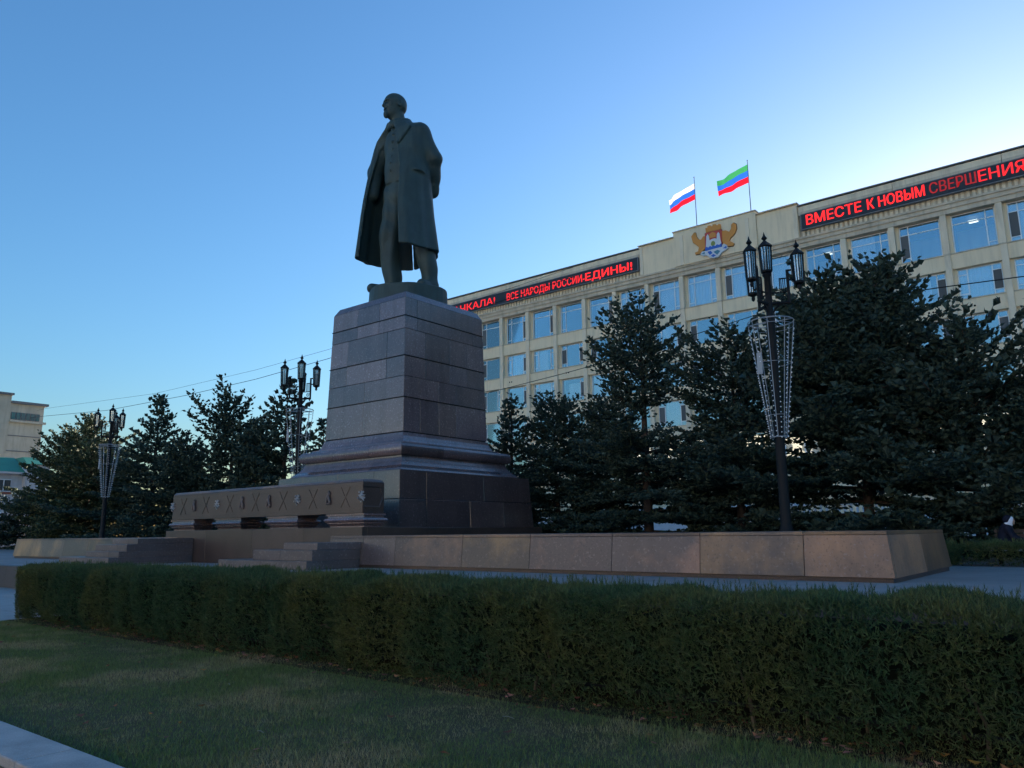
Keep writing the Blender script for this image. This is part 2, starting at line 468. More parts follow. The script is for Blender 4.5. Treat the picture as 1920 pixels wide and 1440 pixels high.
def emblem_small(cx_, cz):
    mb = MB()
    mb.tube([(cx_-.10,SY0-.02,cz-.17),(cx_+.10,SY0-.02,cz-.17)], .035, 6)
    mb.tube([(cx_-.09,SY0-.03,cz-.15),(cx_-.02,SY0-.04,cz+.03),(cx_+.01,SY0-.03,cz+.17)], [.045,.05,.02], 6)
    mb.tube([(cx_+.09,SY0-.03,cz-.15),(cx_+.03,SY0-.04,cz+.02),(cx_+.01,SY0-.03,cz+.12)], [.045,.045,.02], 6)
    mb.tube([(cx_-.05,SY0-.03,cz+.14),(cx_+.04,SY0-.04,cz+.19),(cx_+.08,SY0-.03,cz+.10)], [.02,.04,.02], 6)
    return mb
for i in range(8):
    if i in (2, 5): star(hexx[i], zc).build('star', M['relief'], st)
    elif i in (1, 3, 4, 6): emblem_small(hexx[i], zc).build('relief_figure', M['relief_dull'], st)
# the corner stars wrap round the ends of the screen
star(SX1-.03, zc).build('star', M['relief'], st)
star(SX0+.03, zc).build('star', M['relief'], st)
# end face panel
eb = MB()
for (a, b) in (((SY0+.05, zc+zh), (SY1-.2, zc+zh)), ((SY1-.2, zc+zh), (SY1-.06, zc)), ((SY1-.06, zc), (SY1-.2, zc-zh)), ((SY1-.2, zc-zh), (SY0+.05, zc-zh))):
    eb.tube([(SX1, a[0], a[1]), (SX1, b[0], b[1])], .022, 4)
eb.build('relief_border', M['granite_dark'], st)
def foot(x0, x1, ends=(1,1)):
    prof = [(.10,1.864),(.10,1.90),(.02,1.975),(.04,1.985),(.04,2.0),(-.02,2.03),(-.055,2.075),(-.02,2.125),(.04,2.14),(.05,2.20),(.0,2.205),(.0,2.258)]
    mb = MB(); n = len(prof)
    for d, z in prof:
        mb.v += [(x0+d, SY0+d, z), (x1-d, SY0+d, z), (x1-d, SY1-d, z), (x0+d, SY1-d, z)]
    for i in range(n-1):
        for k in range(4):
            mb.f.append((i*4+k, i*4+(k+1)%4, (i+1)*4+(k+1)%4, (i+1)*4+k))
    mb.f.append((3,2,1,0)); mb.f.append(tuple((n-1)*4+k for k in range(4)))
    mb.build('foot', M['granite'], st)
for a, b in ((-28.78,-27.1),(-25.75,-24.05),(-22.55,-20.85),(-19.42,-17.66)): foot(a, b)

# ------------------------------------------------------------------ pedestal
PX, PY, RAT = -23.31, 22.18, 1.0425
ped = thing('pedestal', (PX, PY, PZ), 'tall tapering granite pedestal under the bronze statue', 'pedestal')
def ring_piece(prof, side, t0, t1, th=.14, gap=.005):
    """one stone of a square course: prof list of (half width, z); side 0 front,1 right,2 back,3 left; t in -1..1"""
    mb = MB()
    n = len(prof)
    def pt(h, z, t, d):
        hx, hy = h-d, (h*RAT)-d
        if side in (0, 2):
            g_ = gap/max(h, .1)
            x = t*hx; y = -hy
            if side == 2: x, y = -x, hy
        else:
            x = hx; y = t*hy
            if side == 3: x, y = -x, -y
        return (PX+x, PY+y, z)
    e0 = t0+(gap/prof[0][0] if t0 > -1 else .0012); e1 = t1-(gap/prof[0][0] if t1 < 1 else .0012)
    for h, z in prof:
        mb.v += [pt(h, z, e0, 0), pt(h, z, e1, 0)]
    b = len(mb.v)
    for h, z in prof:
        mb.v += [pt(h, z, e0, th), pt(h, z, e1, th)]
    for i in range(n-1):
        mb.f += [(2*i, 2*i+1, 2*i+3, 2*i+2), (b+2*i+1, b+2*i, b+2*i+2, b+2*i+3),
                 (b+2*i, 2*i, 2*i+2, b+2*i+2), (2*i+1, b+2*i+1, b+2*i+3, 2*i+3)]
    mb.f += [(b, b+1, 1, 0), (2*n-2, 2*n-1, b+2*n-1, b+2*n-2)]
    return mb
def course(prof, cuts, m, name='granite_panel', th=.14, smooth=False, bv=.008):
    for s in range(4):
        c = [-1]+cuts[s]+[1]
        for i in range(len(c)-1):
            o = ring_piece(prof, s, c[i], c[i+1], th).build(name, m, ped)
            if bv: bevel(o, bv, 1)
def hz(z):      # half width of the shaft at height z
    return 2.31-(z-5.43)*(.13/5.3)
# slab directly under the pedestal
bevel(MB().box(PX-3.9, PX+3.9, PY-4.06, PY+4.06, PZ, BT+.002).build('base_slab', M['granite_dark'], ped), .01)
MB().frus((PX-3.6,PX+3.6,PY-3.7,PY+3.7),(PX-3.45,PX+3.45,PY-3.55,PY+3.55),BT+.004,3.86).build('core', M['joint'], ped)
MB().frus((PX-2.7,PX+2.7,PY-2.8,PY+2.8),(PX-2.2,PX+2.2,PY-2.25,PY+2.25),3.86,5.42).build('core', M['joint'], ped)
MB().frus((PX-2.25,PX+2.25,PY-2.34,PY+2.34),(PX-2.12,PX+2.12,PY-2.2,PY+2.2),5.42,10.7).build('core', M['joint'], ped)
gF = [-.5, 0.02, .5]
course([(3.66,BT+.006),(3.60,2.845)], [[-.62,.0,.6],[-.647,-.033,.5],gF,gF], M['granite_plinth'])
course([(3.585,2.865),(3.53,3.865)], [[-.55,.05,.62],[-.647,.2],gF,gF], M['granite_plinth'])
course([(3.53,3.867),(3.24,3.905),(3.19,3.97),(3.02,4.10),(2.90,4.27),(2.85,4.40),(2.85,4.455)], [[-.605,.477],[-.44,.504],gF,gF], M['granite'], 'moulding_stone', .35, bv=0)
tor = [(2.85,4.462)]+[(2.87+.125*math.cos(a)+.02, 4.69+.215*math.sin(a)) for a in np.linspace(-1.45,1.45,10)]+[(2.82,4.915)]
course(tor, [[-.35,.42],[-.3,.42],gF,gF], M['granite'], 'moulding_stone', .5, bv=0)
course([(2.68,4.92),(2.66,5.0),(2.50,5.015),(2.42,5.12),(2.36,5.27),(2.335,5.40)], [[-.42,.3],[-.5,.35],gF,gF], M['granite'], 'moulding_stone', .4, bv=0)
rows = [(5.445,6.745,[[-.01],[-.63,-.2,.22]]),(6.775,7.58,[[0.0],[-.65,-.2,.23]]),(7.592,8.375,[[-.51,.55],[-.52,.08,.52]]),
        (8.405,9.46,[[-.52,.55],[-.52,.08,.53]]),(9.472,9.975,[[-.27,.32],[-.71,.70]]),(10.005,10.73,[[-.28,.33],[-.72,.71]])]
for z0, z1, c in rows:
    course([(hz(z0),z0),(hz(z1),z1)], [c[0], c[1], gF, gF], M['granite'])
for z in (6.76, 8.39, 9.99):
    h = hz(z)+.022
    MB().box(PX-h, PX+h, PY-h*RAT, PY+h*RAT, z-.012, z+.012).build('joint_flashing', M['joint'], ped)
h = hz(5.43)+.01
MB().box(PX-h+.06, PX+h-.06, PY-h*RAT+.06, PY+h*RAT-.06, 5.402, 5.443).build('joint_flashing', M['joint'], ped)
bevel(MB().frus((PX-2.178,PX+2.178,PY-2.178*RAT,PY+2.178*RAT),(PX-2.02,PX+2.02,PY-2.1,PY+2.1),10.734,11.03).build('cap', M['granite'], ped), .02, 2)

# ------------------------------------------------------------------ signed distance sculpting (statue, person)
def surface_nets(F, org, h):
    s = F < 0
    nx, ny, nz = F.shape
    cnt = np.zeros((nx-1, ny-1, nz-1), np.int8)
    corners = [(i, j, k) for i in (0,1) for j in (0,1) for k in (0,1)]
    for i, j, k in corners:
        cnt += s[i:nx-1+i, j:ny-1+j, k:nz-1+k]
    act = (cnt > 0) & (cnt < 8)
    idx = np.argwhere(act)
    vid = -np.ones(act.shape, np.int32); vid[act] = np.arange(len(idx))
    pos = np.zeros((len(idx), 3)); num = np.zeros(len(idx))
    for a in corners:
        for ax in range(3):
            if a[ax] == 1: continue
            b = list(a); b[ax] = 1
            ia = idx+np.array(a); ib = idx+np.array(b)
            fa = F[ia[:,0],ia[:,1],ia[:,2]]; fb = F[ib[:,0],ib[:,1],ib[:,2]]
            mk = (fa < 0) != (fb < 0)
            t = np.where(mk, fa/np.where(mk, fa-fb, 1), 0)
            p = ia.astype(float); p[:,ax] += t
            pos[mk] += p[mk]; num[mk] += 1
    V = pos/num[:,None]*h+np.array(org)
    Q = []
    for ax in range(3):
        o1, o2 = [(1,2),(2,0),(0,1)][ax]
        sl0 = [slice(1,-1)]*3; sl1 = [slice(1,-1)]*3
        sl0[ax] = slice(0, F.shape[ax]-1); sl1[ax] = slice(1, F.shape[ax])
        A = s[tuple(sl0)]; B = s[tuple(sl1)]
        e = np.argwhere(A != B)
        if len(e) == 0: continue
        ins = A[e[:,0],e[:,1],e[:,2]]
        c = e.copy(); c[:,o1] += 1; c[:,o2] += 1
        def cell(d1, d2):
            q = c.copy(); q[:,o1] -= d1; q[:,o2] -= d2
            return vid[q[:,0],q[:,1],q[:,2]]
        q = np.stack([cell(1,1), cell(0,1), cell(0,0), cell(1,0)], 1)
        q[~ins] = q[~ins][:, ::-1]
        Q.append(q)
    Q = np.concatenate(Q)
    Q = Q[(Q >= 0).all(1)]
    return V, Q

def smin(a, b, k):
    hh = np.clip(.5+.5*(b-a)/k, 0, 1)
    return b*(1-hh)+a*hh-k*hh*(1-hh)

class Sculpt:
    def __init__(s, lo, hi, h):
        s.lo = np.array(lo, float); s.h = h
        n = np.ceil((np.array(hi)-s.lo)/h).astype(int)+1
        ax = [s.lo[i]+h*np.arange(n[i]) for i in range(3)]
        s.X = ax[0][:,None,None].astype(np.float32); s.Y = ax[1][None,:,None].astype(np.float32); s.Z = ax[2][None,None,:].astype(np.float32)
        s.F = np.full(n, 9.0, np.float32)
    def ell(s, c, r_, F=None, U=None, V=None):
        """ellipsoid; optional horizontal axes: F forward, radii order (forward, side, up)"""
        dx, dy, dz = s.X-c[0], s.Y-c[1], s.Z-c[2]
        if F is not None:
            f = dx*F[0]+dy*F[1]; l_ = dx*-F[1]+dy*F[0]
            k = np.sqrt((f/r_[0])**2+(l_/r_[1])**2+(dz/r_[2])**2)
        else:
            k = np.sqrt((dx/r_[0])**2+(dy/r_[1])**2+(dz/r_[2])**2)
        return (k-1)*min(r_)*1.0
    def cap(s, a, b, ra, rb):
        a = np.array(a, float); b = np.array(b, float); d = b-a; L2 = float(d@d)
        px, py, pz = s.X-a[0], s.Y-a[1], s.Z-a[2]
        t = np.clip((px*d[0]+py*d[1]+pz*d[2])/L2, 0, 1)
        return np.sqrt((px-d[0]*t)**2+(py-d[1]*t)**2+(pz-d[2]*t)**2)-(ra+(rb-ra)*t)
    def add(s, d, k=.08): s.F = smin(s.F, d, k)
    def cut(s, d, k=.03): s.F = -smin(-s.F, d, k)
    def mesh(s, name, m, parent, loc):
        V, Q = surface_nets(s.F, s.lo+np.array(loc), s.h)
        return np_mesh(name, V, Q, m, parent, True)

SB = (PX, PY, 11.85)   # statue local origin: top of the bronze base
statue = thing('bronze_statue', (PX, PY, 11.03), 'dark green bronze statue of a man in a long open overcoat on the pedestal', 'statue')

# figure: head, waistcoat, trousers, shoes
S = Sculpt((-2.0,-1.8,-.08), (1.7,1.3,9.6), .040)
hF = np.array((-.36,-.933)); hc = np.array((-.60,-.50))
def hp(f, l_, z): return (hc[0]+f*hF[0]-l_*hF[1], hc[1]+f*hF[1]+l_*hF[0], 8.86+z)
S.F = S.ell((-.42,-.22,6.9), (.98,.60,1.10))
S.add(S.ell((-.36,-.30,5.75), (.86,.62,.95)), .25)
S.add(S.ell((-.27,-.15,4.75), (.86,.60,.80)), .25)
# waistcoat hem: two points below the belt
pt1 = S.ell((-.62,-.62,5.35), (.36,.24,.55)); S.add(pt1, .05)
pt2 = S.ell((-.08,-.60,5.40), (.36,.24,.50)); S.add(pt2, .05)
# trousers
S.add(S.cap((-.62,-.20,4.55),(-.86,-.42,2.75),.58,.47), .2)
S.add(S.cap((-.86,-.42,2.75),(-.76,-.25,.35),.47,.385), .12)
S.add(S.cap((.18,-.05,4.55),(.58,.22,2.70),.56,.46), .2)
S.add(S.cap((.58,.22,2.70),(.77,.52,.35),.46,.365), .12)
S.add(S.ell((-.92,-.62,2.55),(.30,.24,.34)), .15)
# trouser folds
th_ = np.sin(S.Z*5.2+S.X*3.0+np.sin(S.Z*1.7)*2.0)*.022+np.sin(S.X*9+S.Y*7+np.sin(S.Z*1.3)*1.5)*.03
S.F = S.F+th_*((S.Z > .3) & (S.Z < 5.0))
vest = np.sin(S.X*7+S.Z*1.5)*.012*(S.Z > 5.0)*(S.Z < 7.7)
S.F = S.F+vest
S.F = S.F.astype(np.float32)
# crease at the waistcoat front and buttons
S.cut(np.sqrt((S.X+.44)**2+(S.Y+.95)**2)-.02+0*S.Z+.5*(S.Z < 5.2)+.5*(S.Z > 7.4), .03)
for z in (5.5,5.85,6.2,6.55,6.9,7.25):
    yy = -.22-.60*math.sqrt(max(0,1-((z-6.9)/1.1)**2)) if z > 6.3 else -.30-.62*math.sqrt(max(0,1-((z-5.75)/.95)**2))
    S.add(S.ell((-.36,yy-.02,z),(.05,.05,.05)), .02)
# shoes
S.add(S.cap((-.74,-.05,.20),(-1.02,-1.22,.14),.24,.22), .08)
S.add(S.cap((.76,.62,.20),(1.06,-.30,.14),.24,.21), .08)
S.F = np.maximum(S.F, -(S.Z+.03))
# shirt collar
S.add(S.ell((-.50,-.30,7.86),(.47,.43,.13)), .04)
S.add(S.ell((-.52,-.66,7.62),(.09,.10,.20)), .03)
S.mesh('figure', M['bronze'], statue, SB)
# head and neck, modelled finer
S = Sculpt((-1.35,-1.30,7.45), (.15,.20,9.58), .02)
S.F = np.maximum(S.cap((-.47,-.22,7.55),hp(-.10,0,-.35),.36,.31), 7.47-S.Z).astype(np.float32)
S.add(S.ell(hp(-.03,0,.10),(.535,.42,.50),hF), .1)
S.add(S.ell(hp(.10,0,-.26),(.37,.33,.44),hF), .1)
S.add(S.ell(hp(-.22,0,-.06),(.31,.425,.33),hF), .05)
S.add(S.ell(hp(.41,0,.10),(.12,.29,.075),hF), .05)
S.add(S.cap(hp(.46,0,.08),hp(.545,0,-.12),.05,.072), .05)
S.add(S.ell(hp(.46,0,-.15),(.08,.12,.06),hF), .03)
S.add(S.ell(hp(.43,0,-.255),(.085,.19,.055),hF), .03)
S.add(S.ell(hp(.40,0,-.50),(.13,.15,.20),hF), .04)
S.add(S.ell(hp(.26,.20,-.10),(.13,.11,.12),hF), .06); S.add(S.ell(hp(.26,-.20,-.10),(.13,.11,.12),hF), .06)
for sgn in (1,-1):
    S.cut(S.ell(hp(.49,sgn*.17,.015),(.085,.10,.065),hF), .03)
    S.add(S.ell(hp(.415,sgn*.17,.01),(.055,.075,.04),hF), .015)
    S.add(S.ell(hp(-.06,sgn*.415,-.02),(.11,.05,.17),hF), .03)
    S.cut(S.ell(hp(-.05,sgn*.475,-.01),(.055,.04,.10),hF), .02)
S.cut(S.ell(hp(.50,0,-.325),(.06,.13,.022),hF), .02)
S.mesh('head', M['bronze'], statue, SB)

# overcoat
S = Sculpt((-2.75,-2.15,1.55), (1.75,1.75,8.35), .042)
zst = [1.6,1.75,3.6,4.4,5.4,6.4,7.0,7.35,7.65,7.9,8.2]
rxs = [1.87,1.85,1.66,1.62,1.58,1.52,1.50,1.38,1.05,.72,.50]
rys = [1.72,1.70,1.55,1.43,1.22,.98,.86,.78,.66,.55,.45]
cxs = [-.55,-.55,-.57,-.57,-.55,-.50,-.46,-.45,-.47,-.49,-.52]
cys = [-.20,-.20,-.22,-.22,-.22,-.20,-.20,-.20,-.22,-.24,-.28]
zz = S.Z.ravel()
rx = np.interp(zz, zst, rxs)[None,None,:]; ry = np.interp(zz, zst, rys)[None,None,:]
cx_ = np.interp(zz, zst, cxs)[None,None,:]; cy_ = np.interp(zz, zst, cys)[None,None,:]
dx, dy = (S.X-cx_)/rx, (S.Y-cy_)/ry
phi = np.arctan2(dx, -dy).astype(np.float32)          # 0 = front, + = his left
k = np.sqrt(dx*dx+dy*dy)
low = np.clip((6.3-S.Z)/4.5, 0, 1)
fold = (np.sin(phi*7.0+.6)*.5+np.sin(phi*13.0+S.Z*.5)*.3+np.sin(phi*4.0-1.0)*.4)*.10*low
lap_w = np.clip((S.Z-6.45)/.9, 0, 1)*.62
phr = np.interp(zz, [1.6,4.5,5.5,6.3,7.0,7.5,7.9,8.2],[.80,.76,.68,.52,.36,.26,.24,.3])[None,None,:]
phl = np.interp(zz, [1.6,5.0,6.5,7.2,7.6,8.2],[-.74,-.78,-.86,-.80,-.62,-.5])[None,None,:]
lapel = ((phi > phr) & (phi < phr+lap_w) & (S.Z > 6.45) & (S.Z < 7.75))*.085
lapel = lapel-((np.abs(phi-(phr+lap_w)) < .05) & (S.Z > 6.5) & (S.Z < 7.7))*.03
edge = np.exp(-((phi-phr)/.05)**2)*.03*(S.Z < 6.6)
rad = np.sqrt(rx*ry)
d = (k-1)*np.minimum(rx, ry)-fold-lapel-edge
d = d.astype(np.float32)
shell = np.maximum(d, -(d+.15))
top = np.maximum(d, -(d+.42))                         # thicker across the shoulders
wgt = np.clip((S.Z-6.9)/.5, 0, 1)
F = shell*(1-wgt)+top*wgt
wd = np.maximum(phi-phr, phl-phi)*np.clip(k, .2, 1.2)*rad*.9
F = np.maximum(F, -wd)
# back vent, hem, neck opening
vent = np.maximum(np.abs(phi+2.79)-.022, S.Z-3.0)
F = np.maximum(F, -np.where(S.Z < 3.0, vent, 1.0))
hem = 1.74+.05*np.sin(phi*3+1)
F = np.maximum(F, hem-S.Z)
neck = np.sqrt((S.X+.53)**2+(S.Y+.38)**2)-.42
F = np.maximum(F, -np.where(S.Z > 7.4, neck, 1.0))
F = np.maximum(F, S.Z-8.12-.12*np.clip((S.Y+.2)*2, -1, 1))
S.F = F.astype(np.float32)
# sleeves
S.add(S.cap((.60,-.08,7.28),(1.0,.38,6.05),.46,.385), .18)
S.add(S.cap((1.0,.38,6.05),(.50,.85,4.85),.385,.30), .08)
S.add(S.cap((-1.40,-.18,7.25),(-1.93,-.38,6.05),.44,.35), .2)
S.add(S.cap((-1.93,-.38,6.05),(-1.85,-.55,4.9),.35,.28), .15)
sl = np.sin(S.Z*6+S.X*4)*.02*((S.X > .75) & (S.Z > 5))
S.F = (S.F+sl).astype(np.float32)
# pocket flap and turned-up collar
S.add(S.ell((.92,-.42,5.22),(.20,.34,.07)), .03)
for a in np.linspace(-.5, 6.78-1.2, 18):
    c = (-.52+.50*math.sin(a+.6), -.28-.46*math.cos(a+.6), 7.92+.10*(-math.cos(a+.6)))
    S.add(S.ell(c, (.12,.12,.20)), .08)
S.mesh('overcoat', M['bronze'], statue, SB)
# bronze base
mb = MB()
nb = 40
ringp = []
for z, r_ in ((-.80,1.70),(-.05,1.66),(0.0,1.60)):
    for i in range(nb):
        a = 2*math.pi*i/nb; rr = r_*(1+.03*math.sin(3*a+1)+.02*math.sin(7*a))
        mb.v.append((SB[0]+rr*math.cos(a)*.99, SB[1]+rr*math.sin(a)*1.02, SB[2]+z))
for j in range(2):
    for i in range(nb):
        mb.f.append((j*nb+i, j*nb+(i+1)%nb, (j+1)*nb+(i+1)%nb, (j+1)*nb+i))
mb.f.append(tuple(2*nb+i for i in range(nb)))
mb.build('base', M['bronze'], statue, smooth=False)

# ------------------------------------------------------------------ government building
FY = 62.0
bld = thing('office_building', (-24.0, FY, PZ), 'long beige stone office building with window bays between pilasters', 'building')
BX0, BX1 = -65.0, 46.0
PIT = 3.538
piers = [-5.11+PIT*i for i in range(-17, 15)]
piers = [x for x in piers if BX0-.2 < x < BX1]
SILL = [21.42, 17.87, 14.35, 10.83, 7.31]
HEAD = [24.40, 20.19, 16.67, 13.15, 9.63]
VX0, VX1 = -59.0, 12.5          # bays that can be seen: fully detailed
# shell: back, ends, roof, floors (rooms behind the glass)
sh = MB()
sh.box(BX0, BX1, FY+5.0, FY+18, PZ, 27.2)
sh.build('rear_mass', M['facade'], bld)
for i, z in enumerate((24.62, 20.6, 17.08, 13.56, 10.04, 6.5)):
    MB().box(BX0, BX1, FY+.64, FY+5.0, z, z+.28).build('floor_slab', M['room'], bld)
MB().box(BX0, BX0+.4, FY+.30, FY+5.0, PZ, 27.2).build('end_wall', M['facade'], bld)
MB().box(BX1-.4, BX1, FY+.30, FY+5.0, PZ, 27.2).build('end_wall', M['facade'], bld)
MB().box(BX0, BX1, FY+.45, FY+.9, PZ, 6.3).build('ground_floor_wall', M['facade'], bld)
for x in piers:
    if x < BX0+.3: continue
    MB().box(x-.09, x+.655, FY+.42, FY+1.05, 6.3, 24.62).build('column', M['facade'], bld)
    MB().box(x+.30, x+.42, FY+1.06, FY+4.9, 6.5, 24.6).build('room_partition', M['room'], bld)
    o = MB().box(x, x+.42, FY, FY+.415, PZ, 24.43)
    o.build('pilaster', M['facade_pier'], bld)
    MB().box(x-.02, x+.44, FY-.03, FY+.2, 21.30, 21.42).build('pilaster_band', M['cornice'], bld)
# spandrels
for x in piers:
    if x+PIT > BX1: continue
    for i in range(5):
        top = SILL[i]; bot = HEAD[i+1]+.03 if i < 4 else 6.3
        o = MB(); o.box(x+.425, x+PIT-.005, FY+.15, FY+.62, bot, top-.09); o.build('spandrel_panel', M['facade'], bld)
        MB().box(x+.425, x+PIT-.005, FY+.10, FY+.51, top-.085, top).build('window_sill', M['cornice'], bld)
        if -60 < x < -2 and (i in (1, 2)) and random.random() < .45:
            hm = MB(); c = x+.9+random.random()*1.4
            for dx_ in (0, .28):
                hm.tube([(c+dx_, FY+.13, bot+.55), (c+dx_, FY+.16, bot+.55)], .075, 10)
            hm.build('vent_hole_disc', M['joint'], bld)  # black discs: the dark of round vent holes is in their colour
# windows: frames shared between alike windows, panes and curtains below each frame
WX0, WX1 = .66, 3.44
def frame_mesh(H, variant, top):
    w = WX1-WX0; m1, m2 = .62, w-.60; fb = MB(); t = .075
    def bar(x0, x1, z0, z1): fb.box(x0, x1, 0.0, .07, z0, z1)
    bar(0, w, 0, t); bar(0, w, H-t, H); bar(0, t, t, H-t); bar(w-t, w, t, H-t)
    tz = H-.72 if top else H-.46
    segs = []
    if variant in (0, 1): bar(m1-t/2, m1+t/2, t, H-t)
    if variant in (0, 2): bar(m2-t/2, m2+t/2, t, H-t)
    if top: bar(t, w-t, tz-t/2, tz+t/2) if variant == 3 else None
    lows = .42
    def casement(x0, x1):
        bar(x0, x1, tz-t/2, tz+t/2); bar(x0, x1, lows-t/2, lows+t/2)
    L_ = m1-t/2 if variant in (0, 1) else t
    R_ = m2+t/2 if variant in (0, 2) else w-t
    if variant in (0, 1): casement(t, m1-t/2)
    if variant in (0, 2): casement(m2+t/2, w-t)
    if top: bar(L_+(t if variant in (0, 1) else 0), R_-(t if variant in (0, 2) else 0), tz-t/2, tz+t/2)
    return fb.mesh('window')
FM = {}
unit = MB().box(0, 1, 0, 1, 0, 1).mesh('pane')
pane_me = unit.copy(); pane_me.name = 'pane'; pane_me.materials.append(M['glass'])
screen_me = unit.copy(); screen_me.name = 'insect_screen'; screen_me.materials.append(M['screen'])
def curtain_mesh(seed):
    rr = random.Random(seed); n = 90; mb = MB()
    for i in range(n+1):
        t = i/n; y = .5+.32*math.sin(t*62+rr.random()*.8)+.15*math.sin(t*23+seed)
        mb.v += [(t, y, 0), (t, y, 1)]
    for i in range(n): mb.f.append((2*i, 2*i+2, 2*i+3, 2*i+1))
    me = mb.mesh('curtain', True); me.materials.append(M['curtain']); return me
CUR = [curtain_mesh(k_) for k_ in range(3)]
M['blind'] = mat('blue_grey_blind', (.30,.42,.52), .8, .2)
rw = random.Random(21)
for x in piers:
    if x+PIT > BX1 or x < BX0: continue
    for i in range(5):
        H = HEAD[i]-SILL[i]; top = i == 0
        var = rw.choice((0, 0, 1, 2, 0))
        key = (i == 0, var)
        if key not in FM:
            FM[key] = frame_mesh(H, var, top); FM[key].materials.append(M['frame'])
        w = bpy.data.objects.new('window', FM[key]); COL.objects.link(w)
        w.location = (x+WX0, FY+.52, SILL[i]); attach(w, bld)
        W = WX1-WX0; m1, m2 = .62, W-.60
        seen = VX0 < x < VX1
        def sub(me, name, x0, x1, y0, y1, z0, z1):
            o = bpy.data.objects.new(name, me); COL.objects.link(o)
            o.parent = w; o.location = (x0, y0, z0); o.scale = (x1-x0, y1-y0, z1-z0); return o
        e = .03
        if not seen or i == 4:
            sub(pane_me, 'pane', e, W-e, .03, .04, e, H-e)
        else:
            L_ = m1 if var in (0, 1) else e; R_ = m2 if var in (0, 2) else W-e
            sub(pane_me, 'pane', L_, R_, .03, .04, e, H-e)
            for (a, b, on) in ((e, m1, var in (0, 1)), (m2, W-e, var in (0, 2))):
                if on:
                    sub(pane_me, 'pane', a, b, .03, .04, e, H-e)
                    if rw.random() < .55:
                        tz = H-.72 if top else H-.46
                        sub(screen_me, 'insect_screen', a+.03, b-.03, -.012, -.004, .44, tz-.03)
        if seen:
            q = rw.random()
            if q < .66:
                a, b = (0.02, W-.02) if q < .36 else ((.02, W*.62) if q < .52 else (m1, W-.02))
                sub(CUR[rw.randrange(3)], 'curtain', a, b, .16, .30, .02, H-.02)
            elif q < .74:
                sub(CUR[0], 'curtain', m1, m2, .16, .30, .02, H*.8)
            if q > .97:
                MB().box(x+WX0+.9, x+WX0+1.5, FY+2.2, FY+2.8, HEAD[i]-.10, HEAD[i]-.05).build('ceiling_lamp', mat('lit_ceiling_lamp', (.9,.9,.8), emit=(1,.95,.75), estr=.7), bld)
# entablature
MB().box(BX0-.05, BX1+.05, FY-.06, FY+1.2, 24.435, 24.80).build('lintel', M['cornice'], bld)
MB().box(BX0-.10, BX1+.10, FY-.16, FY+1.2, 24.803, 25.12).build('architrave', M['cornice'], bld)
MB().box(BX0-.15, BX1+.15, FY-.26, FY+1.2, 25.123, 25.28).build('architrave_moulding', M['cornice'], bld)
MB().box(BX0, BX1, FY+.02, FY+4.99, 25.283, 27.98).build('frieze_wall', M['cornice'], bld)
fl = MB(); x = BX0+.2
while x < BX1-.3:
    if not (-33.7 < x < -18.6): fl.box(x, x+.20, FY-.09, FY+.015, 25.285, 25.80)
    x += .37
tag(fl.build('flutes', M['facade_pier'], bld), kind='stuff')
for a, b in ((BX0-.2, -33.65), (-18.72, BX1+.2)):
    n_ = max(1, round((b-a)/7.1)); w_ = (b-a)/n_
    for i in range(n_):
        MB().box(a+i*w_+.025, a+(i+1)*w_-.025, FY-.30, FY+.012, 27.12, 27.42).build('cornice_block', M['cornice'], bld)
        MB().box(a+i*w_+.025, a+(i+1)*w_-.025, FY-.20, FY+.012, 27.425, 27.92).build('cornice_block', M['facade_pier'], bld)
    MB().box(a, b, FY-.36, FY+5.0, 27.985, 28.06).build('roof_edge', M['roof_metal'], bld)
# attic with the crest
MB().box(-33.6, -30.03, FY-.24, FY+3.0, 25.285, 28.12).build('attic_wall', M['facade'], bld)
MB().box(-22.22, -18.76, FY-.24, FY+3.0, 25.285, 28.20).build('attic_wall', M['facade'], bld)
MB().box(-30.0, -22.25, FY-.36, FY+3.05, 25.285, 28.56).build('attic_wall', M['facade'], bld)
for a, b, z in ((-33.68,-30.02,28.123), (-22.23,-18.68,28.203), (-30.06,-22.19,28.563)):
    MB().box(a, b, FY-.46, FY+3.1, z, z+.09).build('roof_edge', M['cornice'], bld)
for x in (-33.6, -30.0+.62, -22.25-.95, -19.15):
    MB().box(x, x+.33, FY-.42 if -30.1 < x < -22.3 else FY-.30, FY-.2, 25.286, 28.1).build('attic_strip', M['facade_pier'], bld)
# small roof clutter seen at the right
MB().box(-6.6, -4.6, FY+1, FY+3, 28.06, 28.45).build('roof_hatch', M['roof_metal'], bld)
MB().box(-4.4, -3.1, FY+1.2, FY+2.4, 28.06, 28.62).build('roof_hatch', M['roof_metal'], bld)

